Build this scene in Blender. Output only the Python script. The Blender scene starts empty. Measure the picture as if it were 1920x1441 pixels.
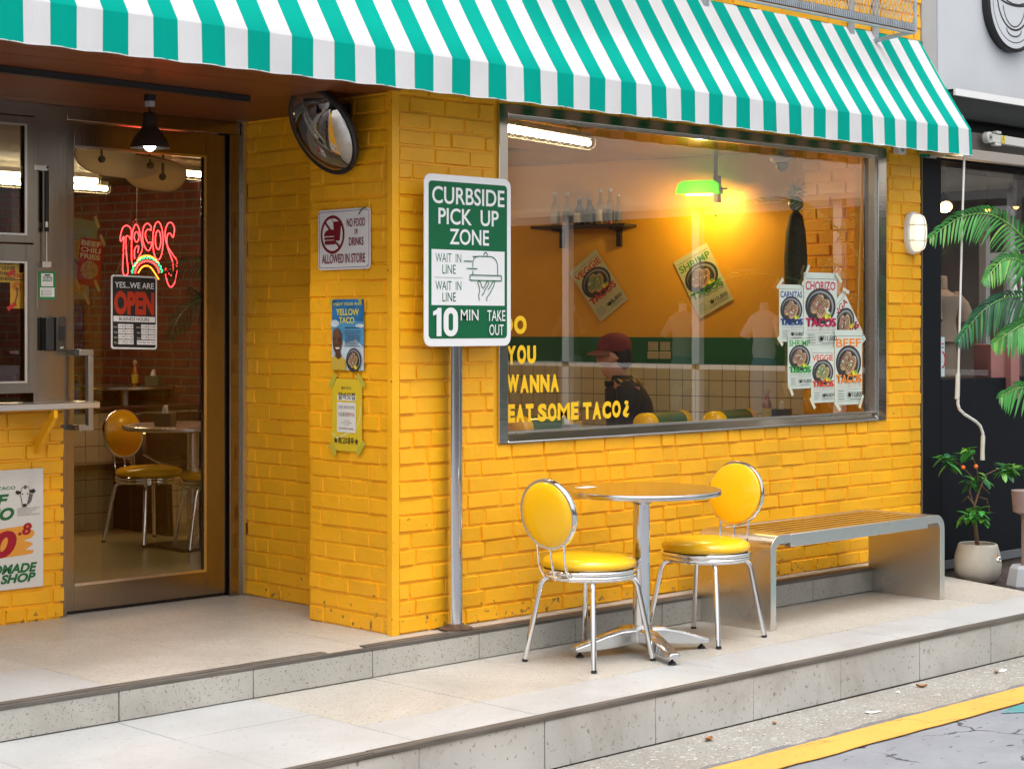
import bpy, bmesh, math, random
from mathutils import Vector, Matrix, Euler
from mathutils.geometry import tessellate_polygon
random.seed(7)
R = math.radians
S = bpy.context.scene
C = S.collection

# ------------------------------------------------------------------ camera, sky, sun, exposure
CAM = Vector((-5.024, -5.95, 1.45))
YAW = R(46.1)
cc, ss = math.cos(YAW), math.sin(YAW)
FPX, HV = 3400.0, 611.0
cd = bpy.data.cameras.new('camera'); cam = bpy.data.objects.new('camera', cd); C.objects.link(cam)
cam.location = CAM; cam.rotation_euler = (R(90), 0, YAW - R(90))
cd.sensor_width = 36; cd.lens = 36 * FPX / 1920; cd.shift_y = (HV - 720.5) / 1920
cd.clip_start = .05; cd.clip_end = 2000
S.camera = cam
SUN_EL, SUN_AZ = R(72), R(212)          # azimuth of the sun, clockwise from +Y
w = bpy.data.worlds.new('World'); S.world = w; w.use_nodes = True
nt = w.node_tree
sky = nt.nodes.new('ShaderNodeTexSky'); sky.sky_type = 'NISHITA'; sky.sun_disc = False
sky.sun_elevation = SUN_EL; sky.sun_rotation = SUN_AZ; sky.air_density = 1.0; sky.dust_density = 6.0; sky.ozone_density = 1.0
hs = nt.nodes.new('ShaderNodeHueSaturation'); hs.inputs['Saturation'].default_value = .15
nt.links.new(sky.outputs[0], hs.inputs['Color'])
nt.links.new(hs.outputs[0], nt.nodes['Background'].inputs['Color'])
nt.nodes['Background'].inputs['Strength'].default_value = .15
sd = bpy.data.lights.new('sun', 'SUN'); sun = bpy.data.objects.new('sun', sd); C.objects.link(sun)
sd.energy = 0.5; sd.angle = R(80); sd.color = (1, .97, .92)
sun.rotation_euler = Vector((-math.sin(SUN_AZ) * math.cos(SUN_EL), -math.cos(SUN_AZ) * math.cos(SUN_EL), -math.sin(SUN_EL))).to_track_quat('-Z', 'Y').to_euler()
sun.location = (0, -8, 12)
S.view_settings.view_transform = 'Standard'; S.view_settings.look = 'None'; S.view_settings.gamma = 1
S.view_settings.exposure = 0.90
S.render.engine = 'CYCLES'
S.cycles.use_denoising = True
S.cycles.max_bounces = 7; S.cycles.transparent_max_bounces = 12; S.cycles.glossy_bounces = 4; S.cycles.diffuse_bounces = 3
S.cycles.sample_clamp_indirect = 6; S.cycles.caustics_reflective = False; S.cycles.caustics_refractive = False


def at(u, v, y=None, x=None, z=None):
    """point of the place behind a spot of the photograph, on the plane y / x / z = const"""
    r = (u - 960) / FPX
    d = Vector((cc + r * ss, ss - r * cc, -(v - HV) / FPX))
    if y is not None: k = (y - CAM.y) / d.y
    elif x is not None: k = (x - CAM.x) / d.x
    else: k = (z - CAM.z) / d.z
    return CAM + d * k


def deep(u, v, dep):
    r = (u - 960) / FPX
    return CAM + Vector((cc + r * ss, ss - r * cc, -(v - HV) / FPX)) * dep


# ------------------------------------------------------------------ materials
MATS = {}


def mat(name, col, rough=.6, metal=0, bump=0, bscale=60, var=0, vscale=3, coat=0, emit=0, ecol=None, stretch=None, spec=.5, sheen=0):
    if name in MATS: return MATS[name]
    m = bpy.data.materials.new(name); m.use_nodes = True; MATS[name] = m
    t = m.node_tree; b = t.nodes['Principled BSDF']; L = t.links.new
    b.inputs['Base Color'].default_value = (*col, 1); b.inputs['Roughness'].default_value = rough
    b.inputs['Metallic'].default_value = metal; b.inputs['Coat Weight'].default_value = coat
    b.inputs['Coat Roughness'].default_value = .06; b.inputs['Specular IOR Level'].default_value = spec
    b.inputs['Sheen Weight'].default_value = sheen
    tc = t.nodes.new('ShaderNodeTexCoord'); mp = t.nodes.new('ShaderNodeMapping'); L(tc.outputs['Object'], mp.inputs[0])
    if stretch: mp.inputs['Scale'].default_value = stretch
    if var:
        n = t.nodes.new('ShaderNodeTexNoise'); n.inputs['Scale'].default_value = vscale; n.inputs['Detail'].default_value = 6
        L(mp.outputs[0], n.inputs[0])
        mr = t.nodes.new('ShaderNodeMapRange'); mr.inputs['From Min'].default_value = .3; mr.inputs['From Max'].default_value = .7
        mr.inputs['To Min'].default_value = 1 - var; mr.inputs['To Max'].default_value = 1 + var * .6
        L(n.outputs['Fac'], mr.inputs[0])
        mx = t.nodes.new('ShaderNodeVectorMath'); mx.operation = 'SCALE'; mx.inputs[0].default_value = col
        L(mr.outputs[0], mx.inputs['Scale']); L(mx.outputs[0], b.inputs['Base Color'])
        mr2 = t.nodes.new('ShaderNodeMapRange'); mr2.inputs['To Min'].default_value = max(.02, rough - .1); mr2.inputs['To Max'].default_value = min(1, rough + .1)
        L(n.outputs['Fac'], mr2.inputs[0]); L(mr2.outputs[0], b.inputs['Roughness'])
    if bump:
        n2 = t.nodes.new('ShaderNodeTexNoise'); n2.inputs['Scale'].default_value = bscale; n2.inputs['Detail'].default_value = 5
        L(mp.outputs[0], n2.inputs[0])
        bp = t.nodes.new('ShaderNodeBump'); bp.inputs['Strength'].default_value = bump; bp.inputs['Distance'].default_value = .004
        L(n2.outputs['Fac'], bp.inputs['Height']); L(bp.outputs[0], b.inputs['Normal'])
    if emit:
        b.inputs['Emission Color'].default_value = (*(ecol or col), 1); b.inputs['Emission Strength'].default_value = emit
    return m


def hexc(h):
    return tuple(((int(h[i:i + 2], 16) / 255 + .055) / 1.055) ** 2.4 if int(h[i:i + 2], 16) > 10 else int(h[i:i + 2], 16) / 255 / 12.92 for i in (0, 2, 4))


def glassmat(name, tint, refl, rough=0.0, tr=(1, 1, 1)):
    if name in MATS: return MATS[name]
    m = bpy.data.materials.new(name); m.use_nodes = True; MATS[name] = m
    t = m.node_tree; t.nodes.clear(); L = t.links.new
    o = t.nodes.new('ShaderNodeOutputMaterial'); mix = t.nodes.new('ShaderNodeMixShader')
    a = t.nodes.new('ShaderNodeBsdfTransparent'); a.inputs[0].default_value = (*tr, 1)
    g = t.nodes.new('ShaderNodeBsdfGlossy'); g.inputs['Roughness'].default_value = rough; g.inputs['Color'].default_value = (*tint, 1)
    fr = t.nodes.new('ShaderNodeFresnel'); fr.inputs['IOR'].default_value = 1.5
    md = t.nodes.new('ShaderNodeMath'); md.operation = 'MULTIPLY_ADD'; md.inputs[1].default_value = 1.2; md.inputs[2].default_value = refl; md.use_clamp = True
    L(fr.outputs[0], md.inputs[0])
    ge = t.nodes.new('ShaderNodeNewGeometry'); su = t.nodes.new('ShaderNodeMath'); su.operation = 'SUBTRACT'; su.use_clamp = True
    L(md.outputs[0], su.inputs[0]); L(ge.outputs['Backfacing'], su.inputs[1]); L(su.outputs[0], mix.inputs[0]); L(a.outputs[0], mix.inputs[1]); L(g.outputs[0], mix.inputs[2]); L(mix.outputs[0], o.inputs[0])
    return m


def speckle(name, base, fleck, dens=.25, scale=45, fleck2=None, rough=.5, bump=.15, var=.1, stain=0.0):
    """stone with flecks of its own colour"""
    m = bpy.data.materials.new(name); m.use_nodes = True; MATS[name] = m
    t = m.node_tree; b = t.nodes['Principled BSDF']; L = t.links.new
    tc = t.nodes.new('ShaderNodeTexCoord')
    n = t.nodes.new('ShaderNodeTexNoise'); n.inputs['Scale'].default_value = 2.2; n.inputs['Detail'].default_value = 8; L(tc.outputs['Object'], n.inputs[0])
    mr = t.nodes.new('ShaderNodeMapRange'); mr.inputs['From Min'].default_value = .3; mr.inputs['From Max'].default_value = .7
    mr.inputs['To Min'].default_value = 1 - var; mr.inputs['To Max'].default_value = 1 + var * .5; L(n.outputs['Fac'], mr.inputs[0])
    sc = t.nodes.new('ShaderNodeVectorMath'); sc.operation = 'SCALE'; sc.inputs[0].default_value = base; L(mr.outputs[0], sc.inputs['Scale'])
    col = sc.outputs[0]
    for k, (s_, f_, d_) in enumerate(((scale, fleck, dens), (scale * .45, fleck2 or fleck, dens * .8))):
        wp = t.nodes.new('ShaderNodeTexNoise'); wp.inputs['Scale'].default_value = s_; wp.inputs['Detail'].default_value = 2; wp.inputs['Roughness'].default_value = .5
        mp = t.nodes.new('ShaderNodeMapping'); mp.inputs['Location'].default_value = (k * 3.1, k * 1.7, 0); mp.inputs['Rotation'].default_value = (.3, .5, .4 + k)
        mp.inputs['Scale'].default_value = (1, 1.9, 1)
        L(tc.outputs['Object'], mp.inputs[0]); L(mp.outputs[0], wp.inputs[0])
        r2 = t.nodes.new('ShaderNodeMapRange'); lo = .76 - d_ * .4; r2.inputs['From Min'].default_value = lo; r2.inputs['From Max'].default_value = lo + .055
        L(wp.outputs['Fac'], r2.inputs[0])
        mx = t.nodes.new('ShaderNodeMix'); mx.data_type = 'RGBA'; L(r2.outputs[0], mx.inputs['Factor']); L(col, mx.inputs['A']); mx.inputs['B'].default_value = (*f_, 1)
        col = mx.outputs['Result']
    if stain:
        ns = t.nodes.new('ShaderNodeTexNoise'); ns.inputs['Scale'].default_value = 1.3; ns.inputs['Detail'].default_value = 10; ns.inputs['Roughness'].default_value = .72; ns.inputs['Distortion'].default_value = .6
        mps = t.nodes.new('ShaderNodeMapping'); mps.inputs['Location'].default_value = (5.2, 1.3, 2.2); L(tc.outputs['Object'], mps.inputs[0]); L(mps.outputs[0], ns.inputs[0])
        rs = t.nodes.new('ShaderNodeMapRange'); rs.inputs['From Min'].default_value = .47; rs.inputs['From Max'].default_value = .64; rs.inputs['To Max'].default_value = stain; L(ns.outputs['Fac'], rs.inputs[0])
        mxs = t.nodes.new('ShaderNodeMix'); mxs.data_type = 'RGBA'; L(rs.outputs[0], mxs.inputs['Factor']); L(col, mxs.inputs['A']); mxs.inputs['B'].default_value = (.20, .165, .12, 1); col = mxs.outputs['Result']
    L(col, b.inputs['Base Color']); b.inputs['Roughness'].default_value = rough
    bp = t.nodes.new('ShaderNodeBump'); bp.inputs['Strength'].default_value = bump; bp.inputs['Distance'].default_value = .003
    n3 = t.nodes.new('ShaderNodeTexNoise'); n3.inputs['Scale'].default_value = scale * 2; n3.inputs['Detail'].default_value = 4; L(tc.outputs['Object'], n3.inputs[0])
    L(n3.outputs['Fac'], bp.inputs['Height']); L(bp.outputs[0], b.inputs['Normal'])
    return m


def cracked(name, base, crack, scale=2.2, width=.012, patchy=.1, wear=None):
    m = bpy.data.materials.new(name); m.use_nodes = True; MATS[name] = m
    t = m.node_tree; b = t.nodes['Principled BSDF']; L = t.links.new
    tc = t.nodes.new('ShaderNodeTexCoord')
    nz = t.nodes.new('ShaderNodeTexNoise'); nz.inputs['Scale'].default_value = 5; nz.inputs['Detail'].default_value = 6; L(tc.outputs['Object'], nz.inputs[0])
    ad = t.nodes.new('ShaderNodeVectorMath'); ad.operation = 'MULTIPLY_ADD'; ad.inputs[1].default_value = (.25, .25, .25)
    L(nz.outputs['Color'], ad.inputs[0]); L(tc.outputs['Object'], ad.inputs[2])
    vo = t.nodes.new('ShaderNodeTexVoronoi'); vo.feature = 'DISTANCE_TO_EDGE'; vo.inputs['Scale'].default_value = scale; L(ad.outputs[0], vo.inputs['Vector'])
    n4 = t.nodes.new('ShaderNodeTexNoise'); n4.inputs['Scale'].default_value = 3.5; n4.inputs['Detail'].default_value = 3; L(tc.outputs['Object'], n4.inputs[0])
    wd = t.nodes.new('ShaderNodeMapRange'); wd.inputs['From Min'].default_value = .45; wd.inputs['From Max'].default_value = .65; wd.inputs['To Min'].default_value = 0; wd.inputs['To Max'].default_value = width
    L(n4.outputs['Fac'], wd.inputs[0])
    lt = t.nodes.new('ShaderNodeMath'); lt.operation = 'LESS_THAN'; L(vo.outputs['Distance'], lt.inputs[0]); L(wd.outputs[0], lt.inputs[1])
    # chips
    n5 = t.nodes.new('ShaderNodeTexNoise'); n5.inputs['Scale'].default_value = 26; n5.inputs['Detail'].default_value = 4
    mp = t.nodes.new('ShaderNodeMapping'); mp.inputs['Scale'].default_value = (.5, 1.4, 1); L(tc.outputs['Object'], mp.inputs[0]); L(mp.outputs[0], n5.inputs[0])
    c5 = t.nodes.new('ShaderNodeMath'); c5.operation = 'GREATER_THAN'; c5.inputs[1].default_value = .68; L(n5.outputs['Fac'], c5.inputs[0])
    mxm = t.nodes.new('ShaderNodeMath'); mxm.operation = 'MAXIMUM'; L(lt.outputs[0], mxm.inputs[0]); L(c5.outputs[0], mxm.inputs[1])
    n6 = t.nodes.new('ShaderNodeTexNoise'); n6.inputs['Scale'].default_value = 4; n6.inputs['Detail'].default_value = 9; n6.inputs['Roughness'].default_value = .7; L(tc.outputs['Object'], n6.inputs[0])
    mr = t.nodes.new('ShaderNodeMapRange'); mr.inputs['From Min'].default_value = .3; mr.inputs['From Max'].default_value = .7; mr.inputs['To Min'].default_value = 1 - patchy; mr.inputs['To Max'].default_value = 1 + patchy
    L(n6.outputs['Fac'], mr.inputs[0])
    sc = t.nodes.new('ShaderNodeVectorMath'); sc.operation = 'SCALE'; sc.inputs[0].default_value = base; L(mr.outputs[0], sc.inputs['Scale'])
    mx = t.nodes.new('ShaderNodeMix'); mx.data_type = 'RGBA'; L(mxm.outputs[0], mx.inputs['Factor']); L(sc.outputs[0], mx.inputs['A']); mx.inputs['B'].default_value = (*crack, 1)
    L(mx.outputs['Result'], b.inputs['Base Color']); b.inputs['Roughness'].default_value = .75
    n7 = t.nodes.new('ShaderNodeTexNoise'); n7.inputs['Scale'].default_value = 180; L(tc.outputs['Object'], n7.inputs[0])
    sb = t.nodes.new('ShaderNodeMath'); sb.operation = 'SUBTRACT'; L(n7.outputs['Fac'], sb.inputs[0]); L(mxm.outputs[0], sb.inputs[1])
    bp = t.nodes.new('ShaderNodeBump'); bp.inputs['Strength'].default_value = .45; bp.inputs['Distance'].default_value = .004; L(sb.outputs[0], bp.inputs['Height']); L(bp.outputs[0], b.inputs['Normal'])
    return m


def paintedbrick(name, col, grime):
    """thick glossy wall paint: brush-bump, slight tone drift, scuffs and chips near the ground"""
    m = bpy.data.materials.new(name); m.use_nodes = True; MATS[name] = m
    t = m.node_tree; b = t.nodes['Principled BSDF']; L = t.links.new
    tc = t.nodes.new('ShaderNodeTexCoord')
    n = t.nodes.new('ShaderNodeTexNoise'); n.inputs['Scale'].default_value = 3; n.inputs['Detail'].default_value = 7; L(tc.outputs['Object'], n.inputs[0])
    mr = t.nodes.new('ShaderNodeMapRange'); mr.inputs['From Min'].default_value = .3; mr.inputs['From Max'].default_value = .7; mr.inputs['To Min'].default_value = .88; mr.inputs['To Max'].default_value = 1.06
    L(n.outputs['Fac'], mr.inputs[0])
    sc = t.nodes.new('ShaderNodeVectorMath'); sc.operation = 'SCALE'; sc.inputs[0].default_value = col; L(mr.outputs[0], sc.inputs['Scale'])
    n5 = t.nodes.new('ShaderNodeTexNoise'); n5.inputs['Scale'].default_value = 30; n5.inputs['Detail'].default_value = 5; L(tc.outputs['Object'], n5.inputs[0])
    sx = t.nodes.new('ShaderNodeSeparateXYZ'); L(tc.outputs['Object'], sx.inputs[0])
    hz = t.nodes.new('ShaderNodeMapRange'); hz.inputs['From Min'].default_value = .125; hz.inputs['From Max'].default_value = .34; hz.inputs['To Min'].default_value = .095; hz.inputs['To Max'].default_value = -.02
    L(sx.outputs['Z'], hz.inputs[0])
    ad = t.nodes.new('ShaderNodeMath'); L(n5.outputs['Fac'], ad.inputs[0]); L(hz.outputs[0], ad.inputs[1])
    r5 = t.nodes.new('ShaderNodeMapRange'); r5.inputs['From Min'].default_value = .69; r5.inputs['From Max'].default_value = .74; L(ad.outputs[0], r5.inputs[0])
    mx = t.nodes.new('ShaderNodeMix'); mx.data_type = 'RGBA'; L(r5.outputs[0], mx.inputs['Factor']); L(sc.outputs[0], mx.inputs['A']); mx.inputs['B'].default_value = (*grime, 1)
    L(mx.outputs['Result'], b.inputs['Base Color']); b.inputs['Roughness'].default_value = .42
    n2 = t.nodes.new('ShaderNodeTexNoise'); n2.inputs['Scale'].default_value = 28; n2.inputs['Detail'].default_value = 6; L(tc.outputs['Object'], n2.inputs[0])
    bp = t.nodes.new('ShaderNodeBump'); bp.inputs['Strength'].default_value = .5; bp.inputs['Distance'].default_value = .006; L(n2.outputs['Fac'], bp.inputs['Height']); L(bp.outputs[0], b.inputs['Normal'])
    return m


def canvas(name, col):
    m = mat(name, col, .85, var=.07, vscale=3, spec=.08)
    t = m.node_tree; b = t.nodes['Principled BSDF']; L = t.links.new
    tc = t.nodes.new('ShaderNodeTexCoord'); mp = t.nodes.new('ShaderNodeMapping'); mp.inputs['Scale'].default_value = (150, 2, 2); L(tc.outputs['Object'], mp.inputs[0])
    n = t.nodes.new('ShaderNodeTexNoise'); n.inputs['Scale'].default_value = 1; n.inputs['Detail'].default_value = 3; L(mp.outputs[0], n.inputs[0])
    bp = t.nodes.new('ShaderNodeBump'); bp.inputs['Strength'].default_value = .35; bp.inputs['Distance'].default_value = .004; L(n.outputs['Fac'], bp.inputs['Height']); L(bp.outputs[0], b.inputs['Normal'])
    # light soaks through the cloth
    tr = t.nodes.new('ShaderNodeBsdfTranslucent'); tr.inputs[0].default_value = (*col, 1)
    ms = t.nodes.new('ShaderNodeMixShader'); ms.inputs[0].default_value = .22
    o = t.nodes['Material Output']; L(b.outputs[0], ms.inputs[1]); L(tr.outputs[0], ms.inputs[2]); L(ms.outputs[0], o.inputs[0])
    return m


YEL = paintedbrick('yellow wall paint', (.96, .462, .012), (.30, .16, .03))
ORG = mat('orange wall paint', (.78, .38, .012), .55, var=.12, vscale=2, bump=.2, bscale=20)
CEIL = mat('dark ceiling', (.13, .085, .04), .7, var=.2, vscale=4, bump=.5, bscale=14)
STEEL = mat('brushed steel', (.31, .27, .22), .20, 1, var=.05, vscale=1, bump=.015, bscale=1, stretch=(90, 90, 1.0))
STEELH = mat('brushed steel across', (.62, .60, .57), .14, 1, var=.06, vscale=3, bump=.03, bscale=1, stretch=(2, 90, 90))
BSTEEL = mat('satin steel', (.72, .69, .64), .28, 1, var=.025, vscale=1.5)
CHROME = mat('chrome', (.80, .80, .80), .06, 1)
ALU = mat('cast aluminium', (.66, .66, .65), .22, 1, bump=.1, bscale=40)
BLACK = mat('black plastic', (.012, .012, .013), .4)
BLACKP = mat('black painted panel', (.006, .008, .012), .55, var=.15, vscale=2, spec=.18)
BRONZE = mat('dark bronze paint', (.035, .025, .018), .35, .3)
VINYL = mat('yellow vinyl', (.95, .53, .008), .22, coat=.25)
VINYLG = mat('green vinyl', (.01, .14, .07), .25, coat=.5)
WHITE = mat('white paint', (.80, .80, .79), .35, var=.04)
PAPER = mat('white paper', (.74, .74, .71), .7, var=.04, vscale=9)
INK = mat('black ink', (.015, .015, .015), .6)
GREY = mat('grey paint', (.36, .36, .36), .6, var=.1)
SGREEN = mat('sign green', (.003, .118, .045), .45, spec=.3)
SWHITE = mat('sign white', (.78, .79, .80), .35)
DRED = mat('dark red ink', (.20, .008, .018), .45)
LETY = mat('yellow lettering', (.98, .58, .01), .45)
TEALC = canvas('teal canvas', (.0, .39, .305))
WHITEC = canvas('white canvas', (.74, .74, .75))
GLASS = glassmat('shop glass', (1, .96, .90), .13)
DGLASS = glassmat('door glass', (1, 1, 1), .0, tr=(.95, .94, .92))
WOOD = mat('soffit wood', (.155, .040, .008), .42, var=.28, vscale=2.5, bump=.1, bscale=3, stretch=(1.2, 22, 22))
DWOOD = mat('dark red wood', (.045, .010, .008), .3, var=.3, vscale=3, coat=.3)
NOSE = mat('worn brown strip', (.115, .10, .085), .55, var=.45, vscale=6, bump=.3, bscale=30, stretch=(.6, 6, 6))
TILEW = speckle('white stone tile', (.455, .46, .46), (.25, .24, .22), .24, 46, (.37, .36, .34), .42, .12, .08, .22)
TILEB = speckle('cream stone tile', (.49, .462, .415), (.25, .185, .12), .36, 75, (.36, .32, .26), .42, .12, .10, .24)
TILER = speckle('riser stone', (.43, .415, .375), (.21, .165, .115), .33, 105, (.31, .275, .225), .6, .25, .16, .40)
TILEL = speckle('outer riser stone', (.47, .46, .435), (.24, .215, .18), .28, 55, (.33, .305, .27), .6, .2, .16, .42)
GROUT = mat('dark joint', (.10, .085, .07), .9)
ASPH = cracked('painted asphalt', (.225, .235, .265), (.05, .053, .058), 1.9, .015, .13)
YLINE = cracked('yellow road paint', (.70, .35, .065), (.42, .24, .06), 1.8, .012, .10)
TEALP = cracked('teal road paint', (.07, .25, .27), (.2, .25, .27), 2.5, .02, .15)
GUT = speckle('gutter concrete', (.32, .305, .275), (.13, .12, .105), .44, 85, (.52, .51, .48), .85, .8, .22, .5)
ASPHD = speckle('rough asphalt edge', (.17, .17, .175), (.06, .06, .06), .4, 90, (.28, .28, .28), .9, .9, .2)
SOIL = speckle('dark soil', (.075, .05, .045), (.02, .015, .012), .5, 60, (.16, .11, .10), .95, 1.0, .4)
REDB = mat('red brick', (.17, .035, .018), .7, var=.35, vscale=9, bump=.5, bscale=50)
MORT = mat('grey mortar', (.14, .115, .09), .9)
WTILE = mat('cream wall tile', (.66, .59, .38), .25, var=.10, vscale=5)
FLOORT = speckle('indoor stone floor', (.38, .31, .15), (.25, .19, .12), .2, 60, None, .3, .05, .1)
GSTRIPE = mat('green wall stripe', (.006, .12, .05), .5, var=.1)
LEAF = mat('glossy leaf', (.05, .27, .045), .35, var=.35, vscale=9)
LEAFY = mat('yellow green leaf', (.15, .35, .06), .4, var=.25, vscale=9)
LEAFD = mat('deep green leaf', (.02, .12, .05), .38, var=.35, vscale=9)
BARK = mat('bark', (.16, .10, .055), .85, var=.3, vscale=20, bump=.6, bscale=60)
POTM = mat('cream ceramic', (.50, .46, .39), .65, var=.12, vscale=14, bump=.3, bscale=90)
SKIN = mat('skin', (.55, .29, .19), .5)
CLOTHD = mat('dark jacket', (.018, .022, .03), .85, bump=.4, bscale=60)
TUBE = mat('lit tube', (1, .93, .75), .5, emit=22, ecol=(1, .84, .50))
BULB = mat('lit bulb', (1, 1, 1), .5, emit=14, ecol=(.95, .98, 1))
WARM = mat('warm lit bulb', (1, .7, .3), .5, emit=20, ecol=(1, .58, .16))
DIFF = mat('lit diffuser', (.9, .86, .75), .4, emit=.38, ecol=(1, .92, .70))
NEONR = mat('red neon', (1, .05, .05), .4, emit=4.5, ecol=(1, .035, .04))
NEONG = mat('green neon', (0, 1, .3), .4, emit=2.2, ecol=(.01, .9, .22))
NEONO = mat('orange neon', (1, .4, .05), .4, emit=3.5, ecol=(1, .20, .015))

# ------------------------------------------------------------------ mesh helpers
ORIG = {}


class MB:
    def __init__(s): s.v = []; s.f = []; s.m = []
    def add(s, vs, fs, mi=0, M=None):
        o = len(s.v)
        s.v += [tuple(M @ Vector(p)) if M else tuple(p) for p in vs]
        s.f += [tuple(i + o for i in f) for f in fs]; s.m += [mi] * len(fs)
        return s
    def box(s, x0, x1, y0, y1, z0, z1, mi=0, M=None):
        return s.add([(x0, y0, z0), (x1, y0, z0), (x1, y1, z0), (x0, y1, z0), (x0, y0, z1), (x1, y0, z1), (x1, y1, z1), (x0, y1, z1)],
                     [(3, 2, 1, 0), (4, 5, 6, 7), (0, 1, 5, 4), (1, 2, 6, 5), (2, 3, 7, 6), (3, 0, 4, 7)], mi, M)
    def bar(s, a, b, wd, hd, up=(0, 0, 1), mi=0):
        a, b = Vector(a), Vector(b); d = (b - a).normalized(); up = Vector(up)
        if abs(d.dot(up)) > .99: up = Vector((1, 0, 0))
        x = d.cross(up).normalized() * wd / 2; y = x.cross(d).normalized() * hd / 2
        vs = [a - x - y, a + x - y, a + x + y, a - x + y, b - x - y, b + x - y, b + x + y, b - x + y]
        return s.add(vs, [(0, 1, 2, 3), (7, 6, 5, 4), (1, 0, 4, 5), (2, 1, 5, 6), (3, 2, 6, 7), (0, 3, 7, 4)], mi)
    def tube(s, pts, r, n=10, closed=False, mi=0, caps=True, M=None):
        P = [Vector(p) for p in pts]; N = len(P); vs = []; fs = []
        rr = r if isinstance(r, (list, tuple)) else [r] * N
        T = []
        for i in range(N):
            a = P[(i - 1) % N] if (closed or i > 0) else P[i]; b = P[(i + 1) % N] if (closed or i < N - 1) else P[i]
            T.append((b - a).normalized())
        up = Vector((0, 0, 1)) if abs(T[0].z) < .9 else Vector((1, 0, 0))
        x = T[0].cross(up).normalized()
        for i in range(N):
            x = (x - T[i] * x.dot(T[i])).normalized(); y = T[i].cross(x)
            for k in range(n):
                a = 2 * math.pi * k / n; vs.append(P[i] + (x * math.cos(a) + y * math.sin(a)) * rr[i])
        for i in range(N if closed else N - 1):
            j = (i + 1) % N
            for k in range(n): fs.append((i * n + k, i * n + (k + 1) % n, j * n + (k + 1) % n, j * n + k))
        if caps and not closed: fs += [tuple(range(n))[::-1], tuple((N - 1) * n + k for k in range(n))]
        return s.add(vs, fs, mi, M)
    def lathe(s, prof, c=(0, 0, 0), n=32, mi=0, M=None, sx=1, sy=1):
        vs = []; fs = []
        for r, z in prof:
            for k in range(n):
                a = 2 * math.pi * k / n; vs.append((c[0] + r * sx * math.cos(a), c[1] + r * sy * math.sin(a), c[2] + z))
        for i in range(len(prof) - 1):
            for k in range(n): fs.append((i * n + k, i * n + (k + 1) % n, (i + 1) * n + (k + 1) % n, (i + 1) * n + k))
        fs += [tuple(range(n))[::-1], tuple((len(prof) - 1) * n + k for k in range(n))]
        return s.add(vs, fs, mi, M)
    def prism(s, poly, f, mi=0):
        """poly: 2-D points; f(p, t) -> 3-D point, t in 0..1"""
        n = len(poly); vs = [f(p, 0) for p in poly] + [f(p, 1) for p in poly]
        tri = tessellate_polygon([[Vector((*p, 0)) for p in poly]])
        fs = [tuple(t) for t in tri] + [tuple(i + n for i in t)[::-1] for t in tri] + [(i, (i + 1) % n, (i + 1) % n + n, i + n) for i in range(n)]
        return s.add(vs, fs, mi)
    def sphere(s, c, r, n=14, mi=0, sz=1):
        pr = [(r * math.sin(math.pi * i / 8) + 1e-5, -r * sz * math.cos(math.pi * i / 8)) for i in range(9)]
        return s.lathe(pr, c, n, mi)
    def build(s, name, mats, parent=None, loc=None, bevel=0, ang=38, world=True):
        me = bpy.data.meshes.new(name)
        o0 = Vector(loc) if loc is not None else (ORIG.get(parent.name, Vector()) if (parent and world) else Vector())
        me.from_pydata([tuple(Vector(p) - o0) for p in s.v], [], s.f)
        for m in (mats if isinstance(mats, (list, tuple)) else [mats]): me.materials.append(m)
        me.polygons.foreach_set('material_index', s.m)
        bm = bmesh.new(); bm.from_mesh(me); bmesh.ops.recalc_face_normals(bm, faces=bm.faces)
        for f in bm.faces: f.smooth = True
        for e in bm.edges:
            e.smooth = len(e.link_faces) == 2 and e.calc_face_angle(0) < R(ang)
        bm.to_mesh(me); bm.free()
        o = bpy.data.objects.new(name, me); C.objects.link(o)
        if parent:
            o.parent = parent
            if loc is not None: o.location = Vector(loc) - ORIG.get(parent.name, Vector())
        elif loc is not None: o.location = loc
        ORIG[o.name] = Vector(loc) if loc is not None else o0
        if bevel:
            b = o.modifiers.new('soft edge', 'BEVEL'); b.width = bevel; b.segments = 2; b.limit_method = 'ANGLE'; b.angle_limit = R(40)
        return o


def tag(o, label=None, cat=None, group=None, kind=None):
    if label: o['label'] = label
    if cat: o['category'] = cat
    if group: o['group'] = group
    if kind: o['kind'] = kind
    return o


def thing(name, label, cat, loc=(0, 0, 0), rz=0, group=None):
    e = bpy.data.objects.new(name, None); C.objects.link(e); e.location = loc; e.rotation_euler = (0, 0, rz); e.empty_display_size = .1
    ORIG[e.name] = Vector(loc)
    return tag(e, label, cat, group)


def copy_tree(o, parent=None, label=None, loc=None, rz=None):
    c = o.copy(); C.objects.link(c); c.parent = parent
    if label: c['label'] = label
    if loc is not None: c.location = loc
    if rz is not None: c.rotation_euler = (0, 0, rz)
    for ch in [q for q in bpy.data.objects if q.parent == o and q is not c]: copy_tree(ch, c)
    return c


def structure(o): o['kind'] = 'structure'; return o


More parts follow.
